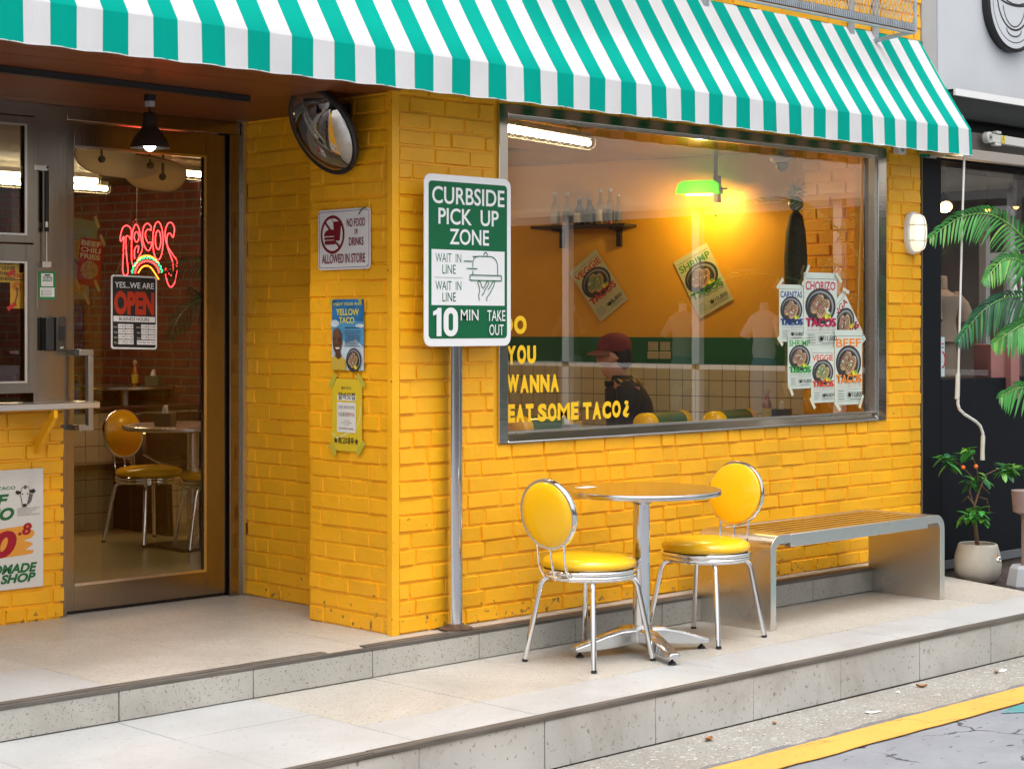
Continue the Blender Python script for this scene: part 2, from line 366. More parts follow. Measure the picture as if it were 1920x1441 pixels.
class Print:
    """flat printed or painted artwork: layers laid one above the other on a plane"""
    def __init__(s, O, U, V, lift=.0005, step=.00022):
        s.O, s.U, s.V = Vector(O), Vector(U).normalized(), Vector(V).normalized(); s.N = s.U.cross(s.V).normalized()
        s.h = lift; s.step = step; s.mb = MB(); s.mats = []; s.ky = 1; s.kc = 0
    def mi(s, m):
        if m not in s.mats: s.mats.append(m)
        return s.mats.index(m)
    def P(s, x, y, h): return s.O + s.U * x + s.V * (s.kc + (y - s.kc) * s.ky) + s.N * h
    def up(s): s.h += s.step; return s.h
    def poly(s, pts, m, keep=False):
        h = s.h if keep else s.up()
        tri = tessellate_polygon([[Vector((*p, 0)) for p in pts]])
        s.mb.add([s.P(x, y, h) for x, y in pts], [tuple(t) for t in tri], s.mi(m)); return s
    def rect(s, x0, y0, x1, y1, m): return s.poly([(x0, y0), (x1, y0), (x1, y1), (x0, y1)], m)
    def rrect(s, x0, y0, x1, y1, r, m): return s.poly(rr2(x0, y0, x1, y1, r), m)
    def sheet(s, x0, y0, x1, y1, m, t=.0006):
        a = [s.P(x, y, h) for h in (0, t) for x, y in ((x0, y0), (x1, y0), (x1, y1), (x0, y1))]
        s.mb.add(a, [(3, 2, 1, 0), (4, 5, 6, 7), (0, 1, 5, 4), (1, 2, 6, 5), (2, 3, 7, 6), (3, 0, 4, 7)], s.mi(m)); s.h = max(s.h, t); return s
    def ell(s, cx, cy, rx, ry, m, n=28, a0=0, a1=2 * math.pi, rot=0):
        p = []
        for k in range(n + (0 if a1 - a0 > 6.28 else 1)):
            a = a0 + (a1 - a0) * k / n; x, y = rx * math.cos(a), ry * math.sin(a)
            p.append((cx + x * math.cos(rot) - y * math.sin(rot), cy + x * math.sin(rot) + y * math.cos(rot)))
        return s.poly(p, m)
    def stroke(s, pts, wd, m, closed=False):
        h = s.up(); n = len(pts); vs = []; fs = []
        for i in range(n):
            a = Vector(pts[(i - 1) % n] if (closed or i) else pts[i]); b = Vector(pts[(i + 1) % n] if (closed or i < n - 1) else pts[i])
            d = (b - a).normalized(); q = Vector((-d.y, d.x)) * wd / 2; p = Vector(pts[i])
            vs += [s.P(*(p + q), h), s.P(*(p - q), h)]
        for i in range(n if closed else n - 1):
            j = (i + 1) % n; fs.append((2 * i, 2 * i + 1, 2 * j + 1, 2 * j))
        s.mb.add(vs, fs, s.mi(m)); return s
    def text(s, body, x0, y0, x1, y1, m, bold=0.0, shear=0.0, space=1.0, keep=False):
        cu = bpy.data.curves.new('lettering', 'FONT'); cu.body = body; cu.size = 1; cu.offset = bold; cu.shear = shear; cu.space_character = space; cu.resolution_u = 4
        ob = bpy.data.objects.new('lettering', cu); me = bpy.data.meshes.new_from_object(ob)
        h = s.up()
        if len(me.vertices):
            xs = [v.co.x for v in me.vertices]; ys = [v.co.y for v in me.vertices]
            ax, bx, ay, by = min(xs), max(xs), min(ys), max(ys)
            fx = (x1 - x0) / max(bx - ax, 1e-6); fy = (y1 - y0) / max(by - ay, 1e-6)
            if keep: fx = fy = min(fx, fy); x0 = (x0 + x1) / 2 - fx * (bx - ax) / 2; y0 = (y0 + y1) / 2 - fy * (by - ay) / 2
            s.mb.add([s.P(x0 + (v.co.x - ax) * fx, y0 + (v.co.y - ay) * fy, h) for v in me.vertices], [tuple(p.vertices) for p in me.polygons], s.mi(m))
        bpy.data.meshes.remove(me); bpy.data.objects.remove(ob); bpy.data.curves.remove(cu)
        return s
    def build(s, name, parent=None, loc=None): return s.mb.build(name, s.mats, parent, loc)


def rr2(x0, y0, x1, y1, r, n=6):
    p = []
    for cx, cy, a in ((x1 - r, y0 + r, -90), (x1 - r, y1 - r, 0), (x0 + r, y1 - r, 90), (x0 + r, y0 + r, 180)):
        for k in range(n + 1):
            t = R(a + 90 * k / n); p.append((cx + r * math.cos(t), cy + r * math.sin(t)))
    return p


def bricks(mb, O, U, L, H, holes=(), row=.0725, st=.205, gap=.010, proud=.010, e0=0, e1=0, mi=0, bondoff=0, seed=1, jit=1.0):
    """relief of laid bricks on the plane O + U*s + z, facing U x Z"""
    rnd = random.Random(seed); U = Vector(U).normalized(); N = U.cross(Vector((0, 0, 1))).normalized(); O = Vector(O)
    j = 0
    while j * row < H - .01:
        z0 = j * row + gap / 2; z1 = min((j + 1) * row - gap / 2, H)
        x = -st + ((j + bondoff) % 2) * st / 2 + rnd.uniform(-.025, .025)
        while x < L:
            ln = st if rnd.random() > .16 else st * .5
            a, b = x + gap / 2, x + ln - gap / 2; x += ln
            iv = [(max(a, e0), min(b, L - e1))]
            for hx0, hx1, hz0, hz1 in holes:
                if z1 - hz0 > row * .3 and hz1 - z0 > row * .3:
                    nv = []
                    for p, q in iv: nv += [(p, min(q, hx0)), (max(p, hx1), q)]
                    iv = nv
            for p, q in iv:
                if q - p < .018: continue
                pr = proud * rnd.uniform(.55, 1.25); i = .0035; vs = []
                zz0, zz1 = z0 + rnd.uniform(-.0015, .0015) * jit, z1 + rnd.uniform(-.0015, .0015) * jit
                tilt = rnd.uniform(-.0025, .0025) * jit; tv = rnd.uniform(-.002, .002) * jit
                for (px, pz) in ((p, zz0), (q, zz0), (q, zz1), (p, zz1)): vs.append(O + U * px + Vector((0, 0, pz)) - N * .002)
                for k, (px, pz) in enumerate(((p + i, zz0 + i), (q - i, zz0 + i), (q - i, zz1 - i), (p + i, zz1 - i))):
                    vs.append(O + U * (px + rnd.uniform(-.0015, .0015) * jit) + Vector((0, 0, pz + rnd.uniform(-.001, .001) * jit)) + N * (pr + (tilt if k in (1, 2) else -tilt) + (tv if k > 1 else -tv)))
                mb.add(vs, [(4, 5, 6, 7), (0, 1, 5, 4), (1, 2, 6, 5), (2, 3, 7, 6), (3, 0, 4, 7)], mi)
        j += 1
    return mb

# ------------------------------------------------------------------ ground
XR = lambda y: 4.07 + .33 * (y + .16)                # skewed right-hand end of the terrace
structure(MB().box(-40, 60, -60, -1.60, -.5, -.2).build('road', [ASPH]))
structure(MB().box(-40, 60, -1.60, -1.20, -.5, -.197).build('gutter', [GUT]))
rnd = random.Random(3)
pa = [(x * .09 - 6, -1.575 + rnd.uniform(-.012, .02)) for x in range(0, 170)]
mb = MB(); mb.prism(pa + [(9.2, -1.63), (-6, -1.63)], lambda p, t: (p[0], p[1], -.1955 + .002 * t)); structure(mb.build('asphalt_edge', [ASPHD]))
ya = [(x * .12 - 6, -1.607 + rnd.uniform(-.003, .003)) for x in range(0, 128)]
yb = [(x * .12 - 6, -1.785 + rnd.uniform(-.006, .006)) for x in range(0, 128)][::-1]
mb = MB(); mb.prism(ya + yb, lambda p, t: (p[0], p[1], -.1935 + .003 * t)); structure(mb.build('yellow_road_line', [YLINE]))
tp = [(1.83, -1.83), (1.98, -1.797), (7, -1.79), (7, -2.9), (2.2, -2.9), (2.1, -2.2), (1.98, -1.93)]
mb = MB(); mb.prism(tp, lambda p, t: (p[0], p[1], -.198 + .003 * t)); structure(mb.build('teal_road_patch', [TEALP]))
structure(MB().box(3.3, 60, -1.14, .5, -.5, -.035).build('soil_ground', [SOIL]))


def slab(mb, x0, x1, y0, y1, z0, z1, mi, right=None):
    g = .0016
    if right: vs = [(x0 + g, y0 + g), (right(y0) - g, y0 + g), (right(y1) - g, y1 - g), (x0 + g, y1 - g)]
    else: vs = [(x0 + g, y0 + g), (x1 - g, y0 + g), (x1 - g, y1 - g), (x0 + g, y1 - g)]
    mb.add([(*p, z0) for p in vs] + [(*p, z1) for p in vs], [(3, 2, 1, 0), (4, 5, 6, 7), (0, 1, 5, 4), (1, 2, 6, 5), (2, 3, 7, 6), (3, 0, 4, 7)], mi)


# lower terrace: tiles in two tones over a dark bed, stone riser, worn edging strip
lt = MB(); rnd = random.Random(5)
lt.prism([(-9, -1.185), (XR(-1.185) - .004, -1.185), (XR(.02) - .004, .02), (-9, .02)], lambda p, t: (p[0], p[1], -.5 + .494 * t), 2)
xs = [-.86 + .6 * k for k in range(-14, 9)]
for i, x in enumerate(xs):
    nx = x + .6
    last = nx > 3.6
    rows = ((-1.15, -.82), (-.82, .0)) if x >= -.87 else ((-1.15, -.55), (-.55, .0))
    for k, (a, b) in enumerate(rows):
        white = (k == 0) or x < -.87
        slab(lt, x, nx, a, b, -.02, rnd.uniform(-.0012, 0.0), 0 if white else 1, XR if last else None)
        if last: break
    if last:
        slab(lt, x, nx, -.82, 0, -.02, 0, 1, XR); break
structure(lt.build('terrace', [TILEW, TILEB, GROUT], bevel=.001))
rz = MB(); xs2 = [.336 + .615 * k for k in range(-15, 6)]
for a, b in zip(xs2, xs2[1:] + [XR(-1.19)]):
    if b <= a: continue
    b = min(b, XR(-1.19)); rz.box(a + .002, b - .002, -1.195 + random.uniform(-.002, .002), -1.15, -.194, -.012)
    if b >= XR(-1.19): break
structure(rz.build('terrace_riser', [TILEL], bevel=.002))
nb = MB(); x = -9
while x < XR(-1.19) - .05:
    l = min(random.uniform(.9, 1.6), XR(-1.19) - x)
    nb.box(x + .001, x + l - .001, -1.200, -1.150, -.0115, .004 + random.uniform(-.001, .001)); nb.box(x + .001, x + l - .001, -1.194, -1.176, .0045, .0062); x += l
structure(nb.build('terrace_edging', [NOSE], bevel=.0015))

st = MB(); st.box(-9, 3.99, -.145, 1.5, .001, .118, 2)
for k in range(-15, 8):
    x = -.26 + .6 * k
    if x > 3.4: break
    for a, b in ((-.155, .385), (.385, .865), (.865, 1.5)):
        slab(st, x, min(x + .6, 3.99), a, b, .10, .125 - random.uniform(0, .0012), 0 if (x < -1.5 and a < .3) else 1)
structure(st.build('upper_step', [TILEW, TILEB, GROUT], bevel=.001))
sr = MB()
for k in range(-15, 8):
    x = -.253 + .6 * k
    sr.box(x + .002, min(x + .598, 3.992), -.163 + random.uniform(-.002, .002), -.14, .003, .112)
structure(sr.build('upper_step_riser', [TILER], bevel=.0025))
se = MB()
se.box(-9, 3.992, -.166, -.146, .1125, .127, 0)
se.box(-9, -.86, -.146, -.105, .1255, .130, 0); se.box(-.858, -.475, -.146, -.1, .1255, .1295, 0); se.box(-.275, .8, -.146, -.102, .1255, .130, 0); se.box(.802, 3.99, -.146, -.1, .1255, .1295, 0)
structure(se.build('step_edging', [NOSE], bevel=.0015))

# dry leaves and scraps in the gutter
LEAFB = mat('dry leaf', (.36, .17, .06), .8, var=.3, vscale=30)
SCRAP = mat('white scrap', (.66, .66, .64), .8)
leaf0 = None
for i, (u, v, sz, rot, lab) in enumerate(((1329, 1388, .05, .3, 'curled brown dry leaf alone on the gutter left of the others'), (1452, 1357, .03, 1.2, 'small dry leaf fragment against the outer riser near its seam'),
                                      (1728, 1288, .05, 2.2, 'reddish dry leaf lying against the foot of the outer riser'), (1868, 1262, .035, .8, 'dry leaf bit nearest the right edge of the gutter'))):
    p = at(u, v, z=-.197); q = MB(); vs = []; fs = []
    for k in range(7):
        t = k / 6; wd = math.sin(math.pi * min(1, t * 1.02)) ** .8 * .34
        for sgn in (-1, 0, 1): vs.append(((t - .5) * sz, sgn * wd * sz, .002 + abs(sgn) * .18 * sz + .12 * sz * (t - .5) ** 2 * 4))
    for k in range(6):
        for e in (0, 1): a = k * 3 + e; fs.append((a, a + 1, a + 4, a + 3))
    q.add(vs, fs); o = q.build('dry_leaf', [LEAFB]); o.location = p; o.rotation_euler = (0, 0, rot)
    m = o.modifiers.new('thickness', 'SOLIDIFY'); m.thickness = .0006
    tag(o, lab, 'leaf', 'dry leaves in the gutter')
for i, (u, v, sz, rot, lab) in enumerate(((1637, 1335, .055, -.3, 'flattened white paper scrap in the middle of the gutter'), (1684, 1297, .03, .5, 'crumpled pale scrap touching the outer riser'), (1880, 1257, .05, .2, 'pale yellow wrapper scrap near the right edge of the gutter'))):
    p = at(u, v, z=-.197); q = MB(); n = 9; vs = [(0, 0, .006)]
    rr = random.Random(i)
    for k in range(n): a = 2 * math.pi * k / n; vs.append((sz * math.cos(a) * rr.uniform(.7, 1), sz * .35 * math.sin(a) * rr.uniform(.6, 1.1), rr.uniform(.001, .006)))
    q.add(vs, [(0, k + 1, (k + 1) % n + 1) for k in range(n)]); o = q.build('paper_scrap', [SCRAP], ang=5); o.location = p; o.rotation_euler = (0, 0, rot)
    m = o.modifiers.new('thickness', 'SOLIDIFY'); m.thickness = .0006
    tag(o, lab, 'scrap', 'paper scraps in the gutter')

# ------------------------------------------------------------------ the yellow brick shop
B = thing('brick_shop', 'yellow painted brick taco shop with a big steel framed window and recessed entrance', 'building')
ZB = .125
W = (.611, 3.63, .92, 2.455)
HT = 3.75
f = MB()
f.box(.25, W[0], .0, .2, ZB, HT); f.box(W[1], 3.993, 0, .2, ZB, HT); f.box(W[0], W[1], 0, .2, ZB, W[2]); f.box(W[0], W[1], 0, .2, W[3], HT)
f.box(-6, .25, 0.0, .2, 2.47, HT)
f.box(0, .25, 0, .584, ZB, 2.47); f.box(.25, .42, .2, 1.43, ZB, 2.47)
f.box(-6, -.79, 1.407, 1.62, ZB, 1.078)
bricks(f, (0, 0, ZB), (1, 0, 0), 3.993, HT - ZB, [(W[0] - .03, W[1] + .03, W[2] - ZB - .02, W[3] - ZB + .01)], e0=.022, e1=.004, seed=11, proud=.0088, gap=.009)
bricks(f, (0, .584, ZB), (0, -1, 0), .584, 2.47 - ZB, e0=.0, e1=.026, seed=12, proud=.006, gap=.0085, bondoff=1)
bricks(f, (.25, 1.43, ZB), (0, -1, 0), .846, 2.47 - ZB, seed=13, proud=.007, gap=.0085)
bricks(f, (-3, 1.407, ZB), (1, 0, 0), 2.222, 1.078 - ZB, seed=14, proud=.010, e1=0)
f.box(-.02, .02, -.011, 0.02, ZB, 2.47)                                   # the rounded paint-filled corner
facade = f.build('wall', [YEL], B)
# soffit of the recess
sf = MB()
for k in range(11):
    y0 = -.325 + k * .162
    sf.box(-6, (.0 if y0 < .55 else .25), y0 + .0012, y0 + .1608, 2.455 + random.uniform(0, .0015), 2.468)
sf.build('soffit', [WOOD], B)
MB().box(-6, .42, 1.64, 1.75, 2.47, 3.0).box(-6, .0, .2, 1.64, 2.47, 2.52).build('upper_slab', [CEIL], B)
# shop window
fr = MB()
x0, x1, z0, z1 = W
fr.box(x0 - .004, x0 + .052, -.016, .085, z0 - .002, z1); fr.box(x1 - .078, x1 + .004, -.016, .085, z0 - .002, z1)
fr.box(x0 + .052, x1 - .078, -.016, .085, z1 - .045, z1 + .002)
fr.add([(x0 + .052, -.020, z0 - .004), (x1 - .078, -.020, z0 - .004), (x1 - .078, -.020, z0 + .004), (x0 + .052, -.020, z0 + .004), (x0 + .052, .085, z0 + .042), (x1 - .078, .085, z0 + .042),
        (x0 + .052, .085, z0 - .004), (x1 - .078, .085, z0 - .004), (x0 + .052, .02, z0 + .04), (x1 - .078, .02, z0 + .04)],
       [(0, 1, 2, 3), (3, 2, 9, 8), (8, 9, 5, 4), (6, 4, 5, 7), (0, 6, 7, 1), (0, 3, 8, 4, 6), (1, 7, 5, 9, 2)])
frame = fr.build('shop_window', [STEELH], B, bevel=.002)
bd = MB(); bx0, bx1, bz0, bz1 = x0 + .052, x1 - .078, z0 + .0405, z1 - .045
bd.box(bx0, bx0 + .012, .018, .04, bz0, bz1); bd.box(bx1 - .014, bx1, .0, .04, bz0, bz1); bd.box(bx0 + .012, bx1 - .014, .018, .04, bz1 - .012, bz1); bd.box(bx0 + .012, bx1 - .014, .021, .04, bz0, bz0 + .009)
bd.build('glazing_bead', [BSTEEL], frame)
MB().box(bx0 + .012, bx1 - .014, .030, .036, bz0 + .009, bz1 - .012).build('pane', [GLASS], frame)
# entrance: steel jamb, header, mullion post, glazed door
en = MB()
en.box(-.742, .25, 1.43, 1.53, 2.392, 2.455); en.box(.152, .25, 1.425, 1.53, ZB, 2.392); en.box(-.905, -.742, 1.432, 1.53, ZB, 2.455)
ent = en.build('door_frame', [STEEL], B, bevel=.002)
MB().box(.2185, .249, 1.408, 1.424, ZB, 2.455).build('trim', [BSTEEL], ent)
dr = MB(); dx0, dx1, gx0, gx1, gz0, gz1 = -.739, .140, -.695, .028, .255, 2.280
dr.box(dx0, gx0, 1.45, 1.495, .142, 2.386); dr.box(gx1, dx1, 1.45, 1.495, .142, 2.386); dr.box(gx0, gx1, 1.45, 1.495, .142, gz0); dr.box(gx0, gx1, 1.45, 1.495, gz1, 2.386)
door = dr.build('entrance_door', [STEEL], B, bevel=.0015)
q = MB(); q.box(gx0, gx1, 1.444, 1.45, gz1 - .012, gz1); q.box(gx1 - .014, gx1, 1.444, 1.45, gz0, gz1 - .012); q.box(gx0, gx1 - .014, 1.444, 1.45, gz0, gz0 + .012)
q.build('glazing_bead', [BSTEEL], door)
MB().box(gx0, gx1, 1.470, 1.476, gz0, gz1).build('pane', [DGLASS], door)
h = MB()
h.box(-.742, -.668, 1.325, 1.355, 1.316, 1.344); h.box(-.694, -.668, 1.325, 1.355, .975, 1.316); h.box(-.742, -.694, 1.325, 1.355, .975, 1.0)
h.box(-.742, -.72, 1.355, 1.452, 1.316, 1.344); h.box(-.742, -.72, 1.355, 1.452, .975, 1.0)
h.build('pull_handle', [mat('handle steel', (.42, .40, .37), .38, 1)], door, bevel=.002)
MB().box(.143, .151, 1.46, 1.50, .14, 2.388).box(dx0, dx1, 1.47, 1.49, .126, .141).build('door_gap', [BLACK], ent)
# serving hatch window left of the door
hw = MB(); hx0, hx1 = -6, -.905
hw.box(hx0, hx1, 1.42, 1.53, 2.392, 2.455); hw.box(-.924, hx1, 1.41, 1.53, 1.112, 2.392)
hatch = hw.build('serving_window', [STEEL], B, bevel=.0015)
for (a, b, c, d) in ((1.822, 2.386, 1.855, 2.352), (1.150, 1.815, 1.196, 1.738)):
    sa = MB(); gx = -.966
    sa.box(hx0, gx, 1.402, 1.44, a, c); sa.box(hx0, gx, 1.402, 1.44, d, b); sa.box(gx, -.927, 1.402, 1.44, a, b)
    so = sa.build('sash', [STEEL], hatch, bevel=.001)
    k = MB(); k.box(gx - .012, gx, 1.396, 1.402, c, d); k.box(hx0, gx - .012, 1.396, 1.402, d - .01, d); k.box(hx0, gx - .012, 1.396, 1.402, c, c + .01); k.box(hx0, gx, 1.42, 1.426, c, d)
MB().box(hx0, -.966, 1.42, 1.426, 1.855, 2.352).box(hx0, -.966, 1.42, 1.426, 1.196, 1.738).build('pane', [DGLASS], hatch)
q = MB()
for c, d in ((1.855, 2.352), (1.196, 1.738)): q.box(-.976, -.964, 1.394, 1.401, c, d); q.box(hx0, -.976, 1.394, 1.401, d - .008, d); q.box(hx0, -.976, 1.394, 1.401, c, c + .008)
q.build('glazing_bead', [BSTEEL], hatch)
q = MB(); q.tube([(-.862, 1.405, 2.15), (-.862, 1.405, 1.92)], .0105, 10); q.tube([(-.862, 1.405, 1.92), (-.862, 1.405, 1.895)], .0112, 10, mi=1); q.tube([(-.862, 1.405, 1.895), (-.862, 1.405, 1.875)], .0105, 10)
q.tube([(-.862, 1.405, 1.875), (-.862, 1.405, 1.735)], .0045, 8, mi=1); q.sphere((-.862, 1.405, 2.165), .009); q.box(-.885, -.84, 1.402, 1.432, 1.715, 1.74, 1); q.box(-.928, -.862, 1.398, 1.41, 2.15, 2.172, 1)
q.build('gas_strut', [BLACK, BSTEEL], hatch)
ct = MB(); ct.box(-6, -.700, 1.215, 1.43, 1.081, 1.110)
counter = ct.build('serving_counter', [BSTEEL], B, bevel=.003)
for x in (-.93, -1.7, -2.5):
    k = MB(); k.prism([(1.22, 1.08), (1.235, 1.08), (1.40, .93), (1.40, .88), (1.385, .88), (1.22, 1.045)], lambda p, t: (x + .018 * t, p[0], p[1])); k.build('bracket', [YEL], counter)
# indoor floor, ceiling and walls
flr = MB(); flr.box(-6, 3.8, 1.5, 14, .0, .124); flr.box(.43, 3.8, .2, 1.5, .0, .123)
xx = -6
flr.build('floor', [FLOORT], B)
ce = MB(); ce.box(-6, 2.6, 1.76, 14, 2.52, 2.6, 0); ce.box(.43, 3.99, .2, 1.76, 2.50, 2.58, 1); ce.box(2.6, 3.99, 1.76, 5, 2.50, 2.58, 1)
ce.build('ceiling', [CEIL, mat('varnished ceiling', (.34, .15, .03), .22, var=.2, vscale=3, stretch=(1, 9, 1))], B)
P0 = Vector((3.8, .68, 0)); WD = Vector((-.244, .97, 0)).normalized(); WN = Vector((-.97, -.244, 0)).normalized(); WU = -WD


def skew(s, z, off=0): return P0 + WD * s + WN * off + Vector((0, 0, z))


def skewbox(mb, s0, s1, z0, z1, o0, o1, mi=0):
    vs = [skew(a, z, o) for z in (z0, z1) for a, o in ((s0, o0), (s1, o0), (s1, o1), (s0, o1))]
    return mb.add(vs, [(3, 2, 1, 0), (4, 5, 6, 7), (0, 1, 5, 4), (1, 2, 6, 5), (2, 3, 7, 6), (3, 0, 4, 7)], mi)


k = MB(); skewbox(k, -.1, 3.6, 1.38, 2.5, -.12, 0); k.build('orange_wall', [ORG], B)
k = MB(); skewbox(k, -.1, 3.6, 1.214, 1.379, -.12, .004); k.build('wall_stripe', [GSTRIPE], B)
k = MB(); skewbox(k, -.1, 3.6, .12, 1.212, -.12, 0, 1)
tw, th = .091, .0985
for i in range(40):
    for j in range(11):
        skewbox(k, i * tw + .0022, (i + 1) * tw - .0022, 1.212 - (j + 1) * th + .0022, 1.212 - j * th - .0022, -.001, .003 + random.uniform(0, .001), 0)
k.build('tiled_wainscot', [WTILE, GROUT], B)
k = MB(); skewbox(k, 3.6, 14, .12, 2.52, -.12, 0, 1)
bricks(k, skew(9.2, .874), WU, 5.6, 1.65, row=.066, st=.176, gap=.010, proud=.006, seed=21, mi=0, jit=.5)
k.build('red_brick_wall', [REDB, MORT], B)
k = MB(); k.box(3.80, 3.99, .2, .70, ZB, 2.5)
bricks(k, (3.80, .69, ZB), (0, -1, 0), .49, 2.37, seed=22, proud=.009)
k.build('end_wall', [YEL], B)
k = MB(); k.box(-6, -5.9, 1.6, 14, .12, 2.55); k.box(-6, 3, 13.9, 14, .12, 2.55); k.build('back_wall', [ORG], B)
# tiled half wall with a wood ledge in the dining room
hwl = MB(); hwl.box(-3.5, 2.75, 4.47, 4.6, .12, .885, 1)
for i in range(62):
    for j in range(7):
        x = -3.45 + i * .1; hwl.box(x + .0025, x + .0975, 4.462, 4.471, .885 - (j + 1) * .109 + .0025, .885 - j * .109 - .0025, 0)
ob = hwl.build('half_wall', [WTILE, GROUT], B)
MB().box(-3.5, 2.75, 4.43, 4.66, .885, .915).build('ledge', [DWOOD], ob, bevel=.004)
MB().box(-5.8, 1.6, 4.6, 12, .124, .27).build('raised_floor', [FLOORT], B)

# ------------------------------------------------------------------ striped awning
AW = thing('awning', 'teal and white striped canvas awning along the whole shop front', 'awning')
SX0, SX1 = 1.578 - .1035 * 46, 3.985
rnd = random.Random(9)


def awn(x, t):     # t 0 wall .. 1 bend .. 2 valance bottom
    if t <= 1: return Vector((x, -.004 - .339 * t, 3.105 - .539 * t - .010 * math.sin(math.pi * t) * (1 + .5 * math.sin(x * 2.1))))
    u = t - 1; wv = .0022 * math.sin(x * 61) * u + .0035 * math.sin(x * 7.3 + 1) * u
    return Vector((x, -.343 - .004 * u + wv, 2.566 - .153 * u + .0025 * math.sin(x * 30.3) * u))


ca = MB(); k = 0; x = SX0
while x < SX1 - .001:
    nx = min(x + .1035, SX1)
    ts = [i / 5 for i in range(6)] + [1.03, 1.3, 1.6, 1.93, 2.0]
    vs = []; fs = []
    for i in range(5):
        for t in ts: vs.append(awn(x + (nx - x) * i / 4, t))
    n = len(ts)
    for i in range(4):
        for j in range(n - 1): a = i * n + j; fs.append((a, a + 1, a + n + 1, a + n))
    ca.add(vs, fs, k % 2); x = nx; k += 1
o = ca.build('canopy', [WHITEC, TEALC], AW, ang=60); m = o.modifiers.new('thickness', 'SOLIDIFY'); m.thickness = .0015; m.offset = 0
hm = MB(); hm.tube([awn(SX0 + (SX1 - SX0) * i / 160, 2.0) + Vector((0, 0, .001)) for i in range(161)], .0022, 6)
hm.build('hem', [WHITEC], AW)
sp = MB(); ys = [-.002, -.075, -.18, -.285, -.343]
top = lambda y: 3.105 + (y + .004) * 1.59
for i in range(4):
    a, b = ys[i], ys[i + 1]; sp.add([(3.9835, a, 2.43 - .02 * i / 4), (3.9835, b, 2.43 - .02 * (i + 1) / 4), (3.9835, b, top(b) - .004), (3.9835, a, top(a) - .004)], [(0, 1, 2, 3)], (i + 1) % 2)
o = sp.build('side_flap', [WHITEC, TEALC], AW); m = o.modifiers.new('thickness', 'SOLIDIFY'); m.thickness = .0015
fm = MB(); fm.tube([(SX0, -.332, 2.552), (3.97, -.332, 2.552)], .011, 10)
for x in (-2.4, -1.2, .45, 1.7, 2.9, 3.95): fm.tube([(x, -.004, 2.50), (x, -.325, 2.55)], .009, 8)
fm.tube([(3.955, -.01, 2.455), (3.955, -.33, 2.42)], .008, 8)
fm.build('frame', [BSTEEL], AW)
q = MB(); q.box(3.70, 3.78, -.05, -.013, 2.43, 2.475); q.tube([(3.74, -.055, 2.455), (3.74, -.035, 2.455)], .016, 12, mi=1); q.build('wall_bracket', [WHITE, GREY], AW, bevel=.003)

# crank rod of the awning
cr = MB(); p = lambda u, v: at(u, v, y=-.315)
cr.tube([p(1808, 292), p(1804, 420), p(1797, 702)], .0062, 10)
cr.tube([p(1796, 745), p(1796, 757), p(1799, 767), p(1808, 776), p(1830, 790), p(1838, 798), p(1843, 812), p(1843, 822)], .0085, 10)
crank = cr.build('awning_crank', [WHITE], None); tag(crank, 'white cranked awning rod hanging from the right end of the striped awning', 'crank rod')
q = MB(); q.tube([p(1797, 700), p(1796, 704), p(1795, 742), p(1794, 748)], [.011, .0125, .0135, .012], 12); q.build('grip', [mat('cream plastic', (.62, .60, .52), .45)], crank)
q = MB(); q.tube([p(1843, 815), p(1843, 819), p(1842, 845), p(1842, 862)], [.011, .013, .0125, .014], 12); q.build('grip', [MATS['cream plastic']], crank)

# steel mesh cage above the awning
CG = thing('mesh_cage', 'grey expanded metal cage fixed to the yellow wall above the awning', 'cage')
q = MB(); yb = -.27; X0, X1 = .6, at(1716, 50, y=yb).x; zb = 3.075
q.box(X0, X1, yb - .001, yb + .003, zb, zb + .045, 1); q.tube([(X1, yb, zb), (X1, yb, 3.75)], .010, 8); q.box(X0, X1, yb - .006, yb + .02, zb - .012, zb - .004)
q.bar((X1 - .05, -.02, zb - .03), (X1 - .05, yb, zb - .008), .02, .02)
for x in (X1 - .02, X1 - .25, X1 - 1.5): q.box(x - .02, x + .02, -.03, -.013, zb - .05, zb + .6)
q.build('frame', [mat('galvanised steel', (.42, .46, .50), .5, .5, var=.15, vscale=20), mat('shaded galvanised steel', (.10, .11, .13), .6, .4)], CG)  # darker rail face puts the shade between the teeth into colour
q = MB()
for i in range(int((X1 - X0) / .0165)):
    x = X0 + i * .0165; q.bar((x + .004, yb - .005, zb + .004), (x + .009, yb - .005, zb + .041), .008, .009, up=(0, 1, 0))
q.build('tread_edge', [MATS['galvanised steel']], CG)
q = MB(); zt = 3.74; zl = zb + .045; Hh = zt - zl; dx = Hh * .42
i = 0; x = X0 - dx
while x < X1:
    for sg in (1, -1):
        a, b = (x, zl), (x + dx, zt)
        if sg < 0: a, b = (x + dx, zl), (x, zt)
        t0, t1 = 0., 1.
        for (lim, up) in ((X0, 0), (X1, 1)):
            ax, bxx = a[0], b[0]
            if (ax > lim) == bool(up) and (bxx > lim) == bool(up): t1 = -1
            elif (ax > lim) == bool(up): t0 = max(t0, (lim - ax) / (bxx - ax))
            elif (bxx > lim) == bool(up): t1 = min(t1, (lim - ax) / (bxx - ax))
        if t1 > t0:
            L2 = lambda t: (a[0] + (b[0] - a[0]) * t, yb + .0015 * sg, a[1] + (b[1] - a[1]) * t)
            q.bar(L2(t0), L2(t1), .0032, .0022, up=(0, 1, 0))
    x += .032
q.build('mesh_panel', [BSTEEL], CG)
q = MB()
for k in range(20):
    z = zl + .02 + k * .034
    q.bar((X1, yb, z), (X1, -.02, z + .09), .003, .002); q.bar((X1 + .002, yb, z + .09), (X1 + .002, -.02, z), .003, .002)
q.build('end_mesh', [BSTEEL], CG)

